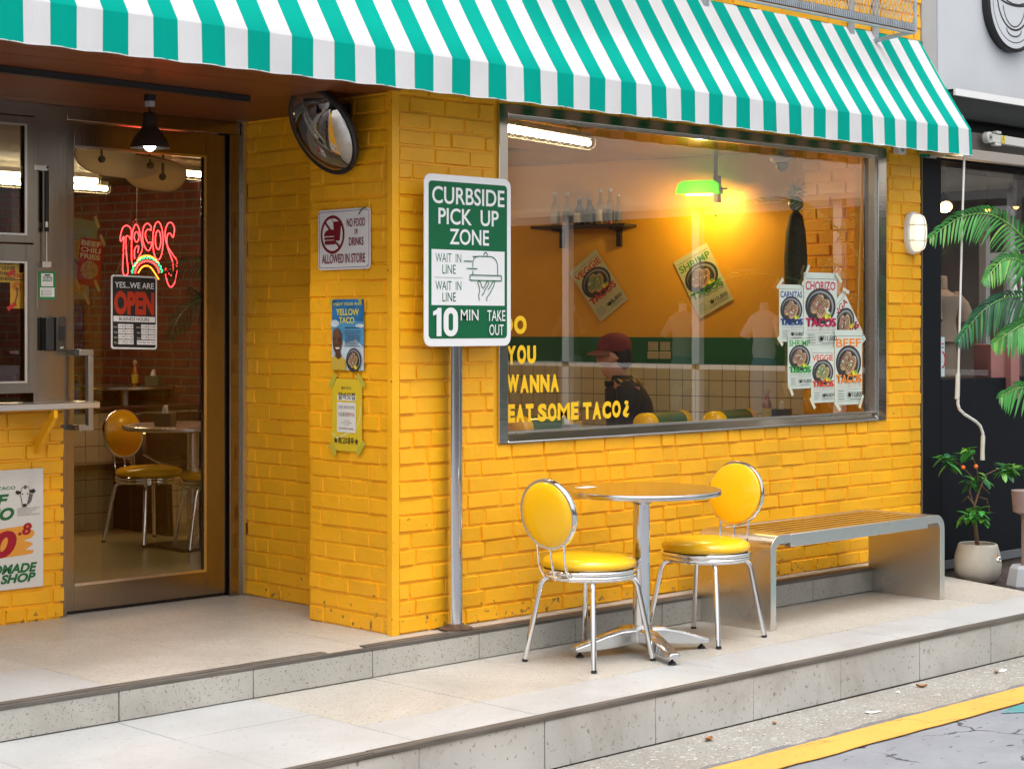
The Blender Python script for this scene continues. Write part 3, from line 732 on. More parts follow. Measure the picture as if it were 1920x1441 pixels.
# ------------------------------------------------------------------ chairs
def arc(a, b, c, n=8):      # quadratic bezier
    a, b, c = Vector(a), Vector(b), Vector(c)
    return [(a * (1 - t) ** 2 + b * 2 * t * (1 - t) + c * t * t) for t in [i / n for i in range(n + 1)]]


def make_chair(label, loc, rz, group):
    T = thing('diner_chair', label, 'chair', loc, rz, group)
    B_ = lambda mb, n, m, par=T, **k: mb.build(n, m, par, world=False, **k)
    q = MB(); q.lathe([(.001, .408), (.175, .408), (.196, .412), (.205, .424), (.205, .434), (.198, .447), (.178, .458), (.13, .467), (.06, .471), (.001, .472)], n=48); B_(q, 'seat', [VINYL])
    q = MB()
    for z in (.400, .380): q.lathe([(.19, z - .009), (.205, z - .009), (.2095, z - .005), (.211, z), (.2095, z + .005), (.205, z + .009), (.19, z + .009)], n=48)
    q.lathe([(.06, .366), (.196, .366), (.196, .392), (.06, .392)], n=40); B_(q, 'seat_band', [CHROME])
    for sx, sy in ((1, 1), (1, -1), (-1, 1), (-1, -1)):
        q = MB(); a = Vector((sx * .10, sy * .10, .366)); b = Vector((sx * .142, sy * .142, .362)); c = Vector((sx * .15, sy * .15, .325)); d = Vector((sx * .196, sy * .196, .008))
        q.tube([a] + arc(a.lerp(b, .5), b, c, 6) + [d], .0122, 12); l = B_(q, 'leg', [CHROME])
        q = MB(); q.tube([(sx * .1955, sy * .1955, .012), (sx * .197, sy * .197, .0005)], .0128, 12); q.build('foot_cap', [BLACK], l, world=False)
    M = Matrix.Translation((-.262, 0, .655)) @ Matrix.Rotation(R(-7), 4, 'Y') @ Matrix.Rotation(R(90), 4, 'Y')
    q = MB(); q.lathe([(.001, -.030), (.06, -.029), (.11, -.024), (.138, -.015), (.146, -.004), (.146, .006), (.138, .018), (.11, .027), (.06, .032), (.001, .033)], n=48, M=M); B_(q, 'backrest', [VINYL])
    q = MB(); q.lathe([(.138, -.0125), (.150, -.0125), (.1535, -.006), (.1535, .006), (.150, .0125), (.138, .0125)], n=48, M=M); B_(q, 'back_rim', [CHROME])
    for y in (-.075, 0, .075):
        zt = .655 - math.sqrt(.15 ** 2 - y * y); xb = -math.sqrt(.213 ** 2 - (y * .95) ** 2)
        q = MB(); q.tube([(-.250, y, zt + .01), (-.246, y, zt - .03)] + arc((-.244, y, .47), (-.238, y, .41), (xb, y * .95, .374), 8), .0058, 8); B_(q, 'back_strut', [CHROME])
    return T


chair_a = make_chair('yellow vinyl chair on the terrace near the sign pole, its round back towards the pole', (.662, -.522, 0), R(3), 'yellow chairs on the terrace')
chair_b = copy_tree(chair_a, None, 'yellow vinyl chair at the terrace table, standing in front of the steel bench', (1.468, -.502, 0), R(187))

# bistro table
T = thing('bistro_table', 'round steel bistro table with a single post between two yellow chairs', 'table', (.975, -.545, 0))
m = bpy.data.materials.new('swirled steel'); m.use_nodes = True; MATS['swirled steel'] = m
t_ = m.node_tree; b_ = t_.nodes['Principled BSDF']; b_.inputs['Metallic'].default_value = 1; b_.inputs['Base Color'].default_value = (.62, .60, .57, 1); b_.inputs['Roughness'].default_value = .14
tc_ = t_.nodes.new('ShaderNodeTexCoord'); v_ = t_.nodes.new('ShaderNodeTexVoronoi'); v_.inputs['Scale'].default_value = 34; v_.inputs['Randomness'].default_value = .12
t_.links.new(tc_.outputs['Object'], v_.inputs['Vector'])
bp_ = t_.nodes.new('ShaderNodeBump'); bp_.inputs['Strength'].default_value = .16; bp_.inputs['Distance'].default_value = .004; t_.links.new(v_.outputs['Distance'], bp_.inputs['Height']); t_.links.new(bp_.outputs[0], b_.inputs['Normal'])
q = MB(); q.lathe([(.001, .705), (.30, .705), (.342, .703), (.3545, .706), (.3565, .712), (.3565, .722), (.354, .727), (.35, .7275)], n=72); tt = q.build('tabletop', [ALU], T, world=False)
q = MB(); q.lathe([(.001, .7274), (.349, .7274), (.349, .7284), (.001, .7284)], n=72); q.build('top_sheet', [m], tt, world=False)
q = MB(); q.lathe([(.038, .11), (.038, .66), (.05, .67), (.05, .704), (.02, .704)], n=28); q.build('post', [mat('polished aluminium', (.72, .72, .72), .12, 1, bump=.04, bscale=30)], T, world=False)
q = MB(); q.lathe([(.03, .045), (.052, .05), (.054, .10), (.046, .125), (.036, .128)], n=28); q.build('hub', [ALU], T, world=False)
for a in (158, 248, 338, 68):
    ca_, sa_ = math.cos(R(a)), math.sin(R(a)); q = MB()
    secs = [(.03, .050, .115, .034), (.10, .042, .112, .032), (.18, .032, .095, .030), (.26, .027, .070, .028), (.318, .026, .054, .030), (.33, .028, .050, .026)]
    vs = []; fs = []
    for r_, zl_, zh_, hw_ in secs:
        for (yy, zz) in ((-hw_, zl_), (hw_, zl_), (hw_, zh_ - .010), (hw_ * .62, zh_), (-hw_ * .62, zh_), (-hw_, zh_ - .010)): vs.append((r_ * ca_ - yy * sa_, r_ * sa_ + yy * ca_, zz))
    for i in range(len(secs) - 1):
        for k in range(6): fs.append((i * 6 + k, i * 6 + (k + 1) % 6, i * 6 + 6 + (k + 1) % 6, i * 6 + 6 + k))
    fs += [tuple(range(6)), tuple(range(30, 36))]
    q.add(vs, fs); fo = q.build('base_arm', [ALU], T, world=False, bevel=.003)
    q = MB(); q.lathe([(.018, .0005), (.020, .003), (.013, .012), (.006, .016), (.006, .03)], (.30 * ca_, .30 * sa_, 0), 16); q.build('foot_pad', [BLACK], fo, world=False)
n_ = Print((.80, -.36, .7286), (1, .12, 0), (-.12, 1, 0)); n_.sheet(0, 0, .10, .055, PAPER)
n_.rect(.01, .035, .07, .040, GREY); n_.rect(.01, .022, .085, .026, GREY)
tag(n_.build('paper_note', None, (.80, -.36, .7286)), 'small white paper note lying on the round bistro table', 'note')

# steel bench
T = thing('steel_bench', 'brushed stainless steel bench with slatted seat and solid curved ends under the window', 'bench', (2.575, -.37, 0))
bx0, bx1, by0, by1, zt = 1.832, 3.318, -.598, -.142, .452


def legprof(sgn, xo):
    pts = []; r = .075
    for k in range(9): a = R(180 - 90 * k / 8); pts.append((r + r * math.cos(a), zt - r + r * math.sin(a)))
    outer = [(0, .0)] + pts + [(.155, zt)]; th = .042
    inner = [(.155, zt - th)] + [(r + (r - th) * math.cos(R(90 + 90 * k / 8)), zt - r + (r - th) * math.sin(R(90 + 90 * k / 8))) for k in range(9)] + [(th, 0)]
    return [(xo + sgn * x, z) for x, z in outer + inner]


for sgn, xo in ((1, bx0), (-1, bx1)):
    q = MB(); q.prism(legprof(sgn, xo), lambda p, t: (p[0], by0 + (by1 - by0) * t, p[1])); q.build('end_panel', [BSTEEL], T, bevel=.003)
q = MB()
for y0 in (by0, by1 - .04): q.box(bx0 + .156, bx1 - .156, y0, y0 + .04, zt - .064, zt - .001)
for x in (bx0 + .157, (bx0 + bx1) / 2 - .02, bx1 - .197): q.box(x, x + .04, by0 + .04, by1 - .04, zt - .060, zt - .024)
q.build('frame', [BSTEEL], T, bevel=.003)
for k in range(6):
    y0 = by0 + .052 + k * .0605; q = MB(); q.box(bx0 + .158, bx1 - .158, y0, y0 + .046, zt - .020, zt - .0026, 1); q.box(bx0 + .158, bx1 - .158, y0, y0 + .046, zt - .0025, zt - .0015, 0); q.build('slat', [mat('slat steel', (.66, .58, .46), .24, 1, var=.05, vscale=3, stretch=(1, 30, 30)), BLACK], T)  # black slat sides paint in the shadow of the gaps

# ------------------------------------------------------------------ pole sign
T = thing('pole_sign', 'green and white pick up zone sign on a round steel pole by the shop corner', 'sign', (.292, -.066, ZB))
q = MB(); q.tube([(.292, -.066, ZB), (.292, -.066, 2.06)], .0335, 24); q.build('pole', [mat('polished pole steel', (.62, .62, .62), .14, 1, bump=.05, bscale=3, stretch=(1, 1, .2))], T)
q = MB(); q.lathe([(.075, .0), (.075, .005), (.045, .010), (.036, .022), (.034, .022)], (.292, -.070, ZB + .0055), 24); q.build('base_flange', [mat('rusty steel', (.13, .075, .045), .8, .3, var=.5, vscale=30, bump=.6, bscale=60)], T)
SW, SH = .513, .742; so = Vector((.079, -.1065, 1.362))
q = MB(); q.prism(rr2(0, 0, SW, SH, .038), lambda p, t: (so.x + p[0], so.y + .0062 * t, so.z + p[1])); pl = q.build('sign_plate', [SWHITE], T, bevel=.0012)
P = Print(so, (1, 0, 0), (0, 0, 1), lift=.0004)
P.rrect(.024, .034, SW - .024, SH - .030, .018, SGREEN)
tx = lambda s, x0, y0, x1, y1, m=SWHITE, b=.012: P.text(s, x0, y0, x1, y1, m, bold=b)
tx('CURBSIDE', .044, .615, SW - .040, .690, b=.014); tx('PICK  UP', .080, .527, SW - .076, .598, b=.014); tx('ZONE', .145, .441, SW - .135, .510, b=.014)
P.rect(.040, .178, SW - .040, .418, SWHITE)
G = SGREEN
for yy in (.0, -.120):
    tx('WAIT  IN', .062, .363 + yy, .212, .402 + yy, G, -.002); tx('LINE', .102, .314 + yy, .180, .353 + yy, G, -.002)
P.rect(.055, .2965, .222, .2985, GREY)
# cloche and hand
th_ = .0042
dome = [(.280, .345), (.280, .362)] + [(.280 + .035 - .035 * math.cos(R(a)), .362 + .032 * math.sin(R(a))) for a in range(10, 91, 10)] + [(.385, .394)] + [(.385 + .045 * math.sin(R(a)), .349 + .045 * math.cos(R(a))) for a in range(10, 91, 10)] + [(.430, .312)]
P.stroke(dome, th_, G); P.stroke([(.280, .330), (.280, .312)], th_, G)
P.stroke([(.356 + .010 * math.cos(R(a)), .4015 + .010 * math.sin(R(a))) for a in range(-35, 216, 15)], th_, G)
for a, b, y in ((.278, .310, .392), (.225, .276, .371), (.242, .306, .339)): P.stroke([(a, y), (b, y)], th_, G)
P.stroke(rr2(.262, .288, .452, .311, .004), th_, G, True)
P.stroke([(.318, .200), (.314, .225), (.320, .240), (.316, .262), (.308, .276), (.311, .285), (.320, .285), (.326, .276), (.332, .262), (.341, .254), (.350, .262), (.360, .280), (.368, .286), (.374, .280), (.370, .268), (.352, .248), (.344, .232), (.332, .222)], th_ * .9, G)
P.stroke([(.363, .198), (.362, .212), (.380, .232), (.398, .256), (.410, .277), (.409, .285), (.400, .286), (.392, .275), (.380, .257), (.368, .248)], th_ * .9, G)
P.poly([(.066, .044), (.094, .044), (.094, .166), (.074, .166), (.066, .158), (.046, .150), (.046, .132), (.066, .138)], SWHITE)
P.rrect(.106, .043, .190, .168, .040, SWHITE); P.rrect(.135, .068, .161, .143, .012, SGREEN)
tx('MIN', .206, .112, .311, .160, b=.003); tx('TAKE', .364, .110, SW - .040, .158, b=.006); tx('OUT', .376, .047, SW - .050, .095, b=.006)
P.build('lettering', pl)

# ------------------------------------------------------------------ things on the column and the wall
# convex mirror
T = thing('convex_mirror', 'round convex traffic mirror with black rim on the entrance column', 'mirror', (.0, .36, 2.30))
nrm = Vector((-.88, .04, -.464)).normalized(); ctr = at(607, 243, x=-.13)
M = Matrix.Translation(ctr) @ nrm.to_track_quat('Z', 'Y').to_matrix().to_4x4()
q = MB(); q.lathe([(.0005, .064), (.05, .0615), (.09, .055), (.13, .0435), (.165, .029), (.193, .012), (.195, .006), (.001, .004)], n=64, M=M); q.build('mirror_face', [mat('mirror', (.58, .58, .58), .015, 1)], T)
q = MB(); q.lathe([(.188, -.012), (.205, -.012), (.2125, -.004), (.213, .008), (.207, .016), (.193, .016), (.188, .008)], n=64, M=M); q.lathe([(.001, -.05), (.09, -.045), (.19, -.012), (.188, -.004), (.001, -.004)], n=48, M=M); q.build('rim', [BLACK], T)
q = MB(); q.tube([ctr - nrm * .045, ctr - nrm * .07, (-.03, ctr.y, ctr.z + .06), (.002, ctr.y, ctr.z + .06)], .013, 10); q.box(-.02, -.006, ctr.y - .04, ctr.y + .04, ctr.z + .0, ctr.z + .12); q.build('bracket', [BLACK], T)

# no food sign (faces -x)
UL = (0, -1, 0)
T = thing('wall_sign', 'white no food or drinks sign with red lettering on the entrance column', 'sign', (-.013, .505, 1.699))
q = MB(); o0 = Vector((-.014, .503, 1.699)); q.prism(rr2(0, 0, .365, .266, .018), lambda p, t: (o0.x - .0015 - .0025 * t, o0.y - p[0], o0.z + p[1])); pl = q.build('sign_plate', [SWHITE], T)
P = Print(o0 + Vector((-.004, 0, 0)), UL, (0, 0, 1)); d = DRED
P.stroke(rr2(.009, .009, .356, .257, .013), .0022, mat('violet ink', (.10, .02, .20), .5), True)
P.stroke([(.103 + .079 * math.cos(R(a)), .156 + .079 * math.sin(R(a))) for a in range(0, 360, 9)], .013, d, True)
P.poly([(.108, .213), (.166, .213), (.155, .128), (.117, .128)], d); P.stroke([(.108, .213), (.092, .232)], .004, d)
P.ell(.088, .150, .044, .030, d, a0=0, a1=math.pi); P.rect(.046, .134, .130, .145, d); P.rrect(.048, .112, .130, .130, .008, d)
P.stroke([(.050, .213), (.110, .155)], .011, d); P.stroke([(.132, .120), (.156, .097)], .011, d)
P.text('NO FOOD', .205, .186, .333, .222, d, .012); P.text('OR', .258, .153, .284, .176, d, .004); P.text('DRINKS', .222, .103, .322, .139, d, .012); P.text('ALLOWED IN STORE', .030, .028, .334, .069, d, .012)
for a, b in ((.014, .014), (.351, .014), (.014, .252)): P.ell(a, b, .003, .003, INK, 10)
P.build('lettering', pl)
q = MB(); q.tube([(-.020, .165, 1.965)] + arc((-.026, .185, 1.960), (-.03, .215, 1.925), (-.022, .205, 1.945), 8), .0022, 6); q.build('wire_hook', [BLACK], pl)


def taco(P, cx, cy, r, seed=0, fill=None, rot=.5):
    """dark plate with filled tortillas"""
    rn = random.Random(seed)
    P.ell(cx, cy, r, r, mat('plate black', (.045, .045, .048), .3)); P.ell(cx, cy, r * .86, r * .86, mat('plate grey', (.30, .30, .31), .3)); P.ell(cx - r * .05, cy - r * .05, r * .80, r * .80, MATS['plate black'])
    sh = mat('tortilla', (.50, .30, .12), .7); me_ = fill or mat('grilled filling', (.23, .10, .045), .7); gr = mat('salad green', (.22, .36, .06), .7); wh = mat('white sauce', (.72, .70, .62), .6); pk = mat('pink onion', (.50, .10, .16), .6)
    for k in (0, 1):
        ox, oy = (-.22 + .36 * k) * r, (.12 - .26 * k) * r
        P.ell(cx + ox, cy + oy, r * .62, r * .34, sh, 22, rot=rot + .5); P.ell(cx + ox - .05 * r, cy + oy + .07 * r, r * .55, r * .26, me_, 22, rot=rot + .5)
        for i in range(9):
            a = rn.uniform(0, 6.28); rr = rn.uniform(.1, .9); x = cx + ox + rr * math.cos(a) * .42 * r; y = cy + oy + rr * math.sin(a) * .28 * r + .06 * r
            P.ell(x, y, r * rn.uniform(.04, .09), r * rn.uniform(.025, .05), rn.choice((gr, pk, wh)), 8, rot=rn.uniform(0, 3))
        zz = []
        for i in range(15):
            t = -.5 + i / 14; a = rot + .5; u_, v_ = t * 1.0 * r, (.2 if i % 2 else -.13) * r
            zz.append((cx + ox - .04 * r + u_ * math.cos(a) - v_ * math.sin(a), cy + oy + .05 * r + u_ * math.sin(a) + v_ * math.cos(a)))
        P.stroke(zz, r * .045, wh)
    P.ell(cx + .42 * r, cy - .60 * r, r * .22, r * .17, mat('lime yellow', (.72, .66, .03), .6), 14); P.ell(cx + .50 * r, cy - .52 * r, r * .12, r * .10, gr, 10)


def lines(P, x0, x1, ys, m, wd=.0016):
    for y in ys: P.rect(x0, y, x1 - random.uniform(0, .15) * (x1 - x0), y + wd, m)


TAPE = mat('tape', (.62, .64, .50), .5); MASK = mat('green yellow tape', (.50, .46, .05), .45)
INKB = mat('soft grey ink', (.12, .12, .12), .7)

# blue poster
P = Print((-.0135, .409, 1.256), UL, (0, 0, 1)); Wp, Hp = .222, .312
P.sheet(0, 0, Wp, Hp, mat('sky blue print', (.08, .30, .55), .5, var=.3, vscale=16)); P.rect(.0, .215, Wp, Hp, mat('deep blue print', (.02, .17, .42), .5, var=.4, vscale=14))
cl = mat('cloud print', (.55, .66, .74), .6, var=.25, vscale=18)
P.poly([(0, .0), (Wp, 0), (Wp, .10), (.17, .135), (.10, .12), (.03, .15), (0, .13)], cl); P.ell(.02, .205, .03, .016, cl); P.ell(.195, .195, .03, .009, cl)
yi = mat('yellow print', (.80, .70, .03), .6)
P.text('ENJOY YOUR WAY', .010, .281, .212, .297, yi, .012); P.text('YELLOW', .030, .241, .190, .270, yi, .016); P.text('TACO', .052, .206, .158, .233, yi, .016)
lines(P, .092, .206, [.185], INK, .003); lines(P, .092, .206, [.172 - .0075 * k for k in range(10)], mat('blue grey ink', (.10, .18, .28), .7), .0028)
sk = mat('brown print', (.10, .042, .022), .55)
P.poly([(.0, 0), (.105, 0), (.10, .045), (.062, .062), (.030, .062), (.0, .054)], mat('mustard print', (.58, .40, .05), .6)); P.poly([(.030, .085), (.062, .082), (.072, .058), (.052, .046), (.028, .058)], sk)
P.ell(.042, .128, .033, .056, sk); P.ell(.037, .150, .026, .033, mat('brown light print', (.16, .07, .036), .55)); P.ell(.045, .100, .016, .008, mat('teeth print', (.75, .72, .70), .5), a0=math.pi, a1=2 * math.pi); P.ell(.027, .133, .007, .003, INK); P.ell(.055, .131, .007, .003, INK); P.poly([(.039, .133), (.046, .116), (.034, .115)], MATS['brown light print']); P.stroke([(.018, .140), (.034, .143)], .003, INK); P.stroke([(.047, .142), (.064, .138)], .003, INK); P.ell(.074, .122, .005, .011, sk)
taco(P, .160, .045, .052, 3, rot=.4)
for a, b, r_ in ((.0, Hp, .03), (Wp, Hp, -.03)): P.poly([(a, b + .004), (a + r_, b + .004), (a, b - .03)], MASK)
tag(P.build('poster', None, (-.0135, .409, 1.256)), 'blue sky poster of a smiling man in yellow shirt taped to the entrance column', 'poster')
# Korean hiring notice
P = Print((-.0135, .409, .900), UL, (0, 0, 1)); Wp, Hp = .210, .318
P.sheet(0, 0, Wp, Hp, mat('acid yellow paper', (.72, .52, .02), .6)); P.stroke([(.0, .075), (.04, .055), (.10, .075), (.17, .10), (.195, .15), (.20, .20)], .007, mat('pale line print', (.75, .70, .35), .6))
P.text('옐로우타코', .066, .270, .136, .284, INK, .006); P.rect(.038, .222, .168, .247, PAPER); P.text('알바모집', .046, .226, .162, .258, INK, .02)
P.rect(.036, .082, .168, .214, PAPER); P.text('[직원,파트타이머]', .047, .182, .158, .200, INK, .006); P.text('시급,월급', .046, .152, .104, .171, INK, .006); P.text('협의가능', .107, .152, .160, .171, mat('red ink', (.45, .02, .02), .6), .006)
for k, (a, b) in enumerate(((.085, .125), (.065, .140), (.085, .122))): P.text('근무시간 주말 평일', a, .130 - k * .009, b, .136 - k * .009, INKB)
P.text('문의사항 02-0000', .054, .094, .152, .104, mat('wine ink', (.25, .02, .10), .6), .004)
P.text('★최고대우★', .014, .030, .190, .062, INK, .02)
for a, b, c_, d_ in ((-.012, Hp - .04, .03, Hp + .02), (Wp - .03, Hp + .02, Wp + .022, Hp - .03), (-.01, .03, .03, -.02), (Wp - .03, -.01, Wp + .02, .045)): P.stroke([(a, b), (c_, d_)], .024, MASK)
tag(P.build('notice', None, (-.0135, .409, .900)), 'yellow Korean hiring notice taped below the blue poster on the column', 'notice')

# window lettering
for line, lab in (((('DO', .655, 1.413, .823, 1.498),), 'short bold yellow two letter word on the window, partly behind the pole sign'), ((('YOU', .698, 1.276, .884, 1.361),), 'bold yellow word YOU on the lower left of the window glass'), ((('WANNA', .698, 1.143, 1.035, 1.226),), 'bold yellow word WANNA on the lower left of the window glass'),
                  ((('EAT', .700, 1.008, .868, 1.091), ('SOME', .896, 1.007, 1.168, 1.090), ('TACO', 1.198, 1.005, 1.462, 1.088), ('¿', 1.478, 1.004, 1.524, 1.090)), 'bottom line of bold yellow lettering on the window glass with an upside down question mark')):
    P = Print((0, .0295, 0), (1, 0, 0), (0, 0, 1), lift=.0004)
    for s_, a, b, c_, d_ in line:
        wts = [{'I': .5, 'M': 1.4, 'W': 1.4, 'N': 1.1, 'E': .9, 'T': .95}.get(ch_, 1) for ch_ in s_]; gp = .0075; un = (c_ - a - gp * (len(s_) - 1)) / sum(wts); xx = a
        for ch_, wt in zip(s_, wts):
            P.text(ch_, xx, b + random.uniform(-.002, .002), xx + un * wt, d_ + random.uniform(-.002, .002), LETY, bold=(.028 if ch_ == 'M' else .058) if s_ != '¿' else .04); P.h -= P.step; xx += un * wt + gp
    tag(P.build('window_lettering', None, (line[0][1], .0295, line[0][2])), lab, 'lettering', 'yellow words on the window')


def menu_poster(O, U, V, w_, h_, top, bottom, col, price, seed, label, crop=None, tapes=(), name='menu_poster', pap=None, fill=None, group='taco menu posters'):
    P = Print(O, U, V, lift=.0006); pap = pap or mat('menu paper', (.62, .68, .60), .6, var=.05, vscale=5); P.sheet(0, 0, w_, h_, pap)
    ink = mat('menu ink ' + col, hexc(col), .6); c2 = mat('menu fade ' + col, tuple(.5 * a + .2 for a in hexc(col)), .6)
    P.rect(.04 * w_, h_ * .915, .96 * w_, h_ * .922, INKB)
    P.text(top, .05 * w_, h_ * .77, .95 * w_, h_ * .885, ink, .022)
    P.text(bottom, .05 * w_, h_ * .29, .95 * w_, h_ * .405, ink, .022)
    P.kc = h_ * .56; P.ky = (.235 * h_) / (.46 * w_); taco(P, .50 * w_, h_ * .56, .46 * w_, seed, fill); P.ky = 1; P.kc = 0
    if crop != 'behind': P.text(bottom, .05 * w_, h_ * .29, .95 * w_, h_ * .405, ink, .022)
    P.text('AUTHENTIC  MEXICAN FLAVOR!', .06 * w_, h_ * .235, .94 * w_, h_ * .258, c2, .004)
    P.rect(.04 * w_, h_ * .205, .96 * w_, h_ * .208, INKB); P.rect(.38 * w_, h_ * .05, .384 * w_, h_ * .2, INKB); P.rect(.04 * w_, h_ * .05, .96 * w_, h_ * .053, INKB)
    for k in range(4): lines(P, .08 * w_, .33 * w_, [h_ * (.18 - .034 * k)], INKB, h_ * .008)
    P.text('₩' + price, .43 * w_, h_ * .095, .95 * w_, h_ * .175, INK, .014); lines(P, .5 * w_, .93 * w_, [h_ * .068], INKB, h_ * .008)
    for (a, b, c_, d_) in tapes: P.stroke([(a * w_, b * h_), (c_ * w_, d_ * h_)], .020, TAPE)
    return tag(P.build(name, None, O), label, 'poster', group)


UX, UZ = Vector((1, 0, 0)), Vector((0, 0, 1))
GY = .0295
OO = lambda x, z, k: Vector((x, GY - .0005 - .0085 * 0 - k * .0028, z))
vg = mat('green filling', (.16, .22, .06), .7)
a_ = R(38)
menu_poster(Vector((3.327, GY - .0005, 1.245)), Vector((math.cos(a_), 0, math.sin(a_))), Vector((-math.sin(a_), 0, math.cos(a_))), .215, .345, 'TINGA', 'TACOS', 'A81C28', '11,800', 8, 'tilted menu poster with red TINGA heading on the window, partly behind the others', tapes=((.95, 1.05, 1.1, .9), (.0, 1.08, .1, .93)))
menu_poster(OO(2.703, 1.366, 1), UX, UZ, .210, .306, 'CARNITAS', 'TACOS', '123C86', '10,800', 1, 'menu poster with dark blue CARNITAS heading taped on the window', tapes=((-.15, .93, .1, 1.1), (.9, 1.0, 1.05, 1.1), (-.12, .08, .08, -.06)))
menu_poster(OO(2.914, 1.326, 2), UX, UZ, .300, .415, 'CHORIZO', 'TACOS', 'BC1850', '11,500', 2, 'menu poster with magenta CHORIZO heading, topmost of the cluster on the window', tapes=((.02, .97, .12, 1.09), (.93, 1.0, 1.1, .88)))
menu_poster(OO(2.770, 1.113, 3), UX, UZ, .206, .296, 'SHRIMP', 'TACOS', '2FA03C', '10,800', 4, 'menu poster with light green SHRIMP heading taped low on the window glass', tapes=((-.02, .10, .15, -.12),))
menu_poster(OO(2.973, 1.032, 4), UX, UZ, .208, .296, 'VEGGIE', 'TACOS', 'D8482A', '8,800', 5, 'menu poster with orange red VEGGIE heading, bottom of the cluster on the window glass', fill=vg, tapes=((-.1, .1, .1, -.1),))
menu_poster(OO(3.182, 1.014, 5), UX, UZ, .258, .414, 'BEEF', 'TACOS', 'E8862A', '10,800', 6, 'menu poster with orange BEEF heading at the right of the cluster on the window', tapes=((-.05, .05, .15, -.07), (.85, -.05, .98, .12)))
# two tilted posters on the orange wall inside
wallu = WU


def wallposter(sL, zL, ds, dz, wd_, hd_, *a, **k):
    ang = math.atan2(dz, ds); U = wallu * math.cos(ang) + UZ * math.sin(ang); V = -wallu * math.sin(ang) + UZ * math.cos(ang)
    O = sL - V * hd_; return menu_poster(O + WN * .008, U, V, wd_, hd_, *a, **k)


tanp = mat('warm menu paper', (.55, .55, .33), .6)
wallposter(Vector((3.401, 2.266, 1.799)), 0, .198, .145, .245, .40, 'VEGGIE', 'TACOS', 'C03228', '8,800', 11, 'tilted menu poster with red VEGGIE heading on the orange inside wall below the bottle shelf', pap=tanp, fill=vg)
wallposter(Vector((3.586, 1.532, 1.848)), 0, .229, .118, .257, .397, 'SHRIMP', 'TACOS', '3E8A28', '10,800', 12, 'tilted menu poster with green SHRIMP heading on the orange inside wall below the green lamp', pap=tanp)
P = Print(skew(2.9, 1.50, .006), WU, UZ); P.sheet(0, 0, .16, .24, MASK); P.text('00', .02, .08, .13, .12, INK, .01); lines(P, .02, .14, [.05, .03], INKB)
# stickers on the green stripe
for k, lab in ((0, 'pair of small cream stickers on the green wall stripe, the left pair'), (1, 'pair of small cream stickers on the green wall stripe, the right pair')):
    P = Print(skew(1.055 - .085 * k, 1.245, .009), WU, UZ); P.sheet(0, .052, .068, .105, mat('cream paper', (.55, .50, .30), .6)); P.sheet(-.006, 0, .072, .045, MATS['cream paper']); P.stroke(rr2(.008, .06, .06, .098, .004), .003, INKB, True); lines(P, .014, .056, [.068, .078, .088], INKB, .003); lines(P, .002, .066, [.01, .02, .03], INKB, .002)
    tag(P.build('sticker', None, skew(1.055 - .085 * k, 1.245, .009)), lab, 'sticker', 'cream stickers on the green stripe')

# oval wall lamp
T = thing('wall_lamp', 'lit white oval bulkhead lamp with wire guard on the narrow brick pier', 'lamp', (3.885, -.011, 1.985))
lx, lz = 3.885, 1.985


def oval(a, b, n=40, pw=2.4):
    p = []
    for k in range(n):
        t = 2 * math.pi * k / n; p.append((a * abs(math.cos(t)) ** (2 / pw) * (1 if math.cos(t) >= 0 else -1), b * abs(math.sin(t)) ** (2 / pw) * (1 if math.sin(t) >= 0 else -1)))
    return p


def loft(mb, secs, mi=0):
    n = len(secs[0]); vs = [p for s_ in secs for p in s_]; fs = []
    for i in range(len(secs) - 1):
        for k in range(n): fs.append((i * n + k, i * n + (k + 1) % n, (i + 1) * n + (k + 1) % n, (i + 1) * n + k))
    fs += [tuple(range(n)), tuple((len(secs) - 1) * n + k for k in range(n))]; mb.add(vs, fs, mi)


q = MB(); loft(q, [[(lx + x, y, lz + z) for x, z in oval(a, b)] for a, b, y in ((.075, .122, -.010), (.077, .124, -.028), (.072, .119, -.040), (.064, .110, -.044))]); q.build('housing', [WHITE], T)
q = MB(); loft(q, [[(lx + x, y, lz + z) for x, z in oval(a, b)] for a, b, y in ((.062, .108, -.040), (.062, .108, -.062), (.055, .100, -.082), (.038, .08, -.094), (.012, .04, -.098))]); q.build('diffuser', [DIFF], T)
q = MB(); q.tube([(lx, -.044, lz + .112), (lx, -.075, lz + .107), (lx, -.102, lz + .07), (lx, -.106, lz), (lx, -.102, lz - .07), (lx, -.075, lz - .107), (lx, -.044, lz - .112)], .0026, 6)
for z in (.045, -.045): q.tube([(lx - .066, -.044, lz + z), (lx - .062, -.075, lz + z), (lx - .03, -.100, lz + z), (lx + .03, -.100, lz + z), (lx + .062, -.075, lz + z), (lx + .066, -.044, lz + z)], .0026, 6)
q.build('wire_guard', [BSTEEL], T)

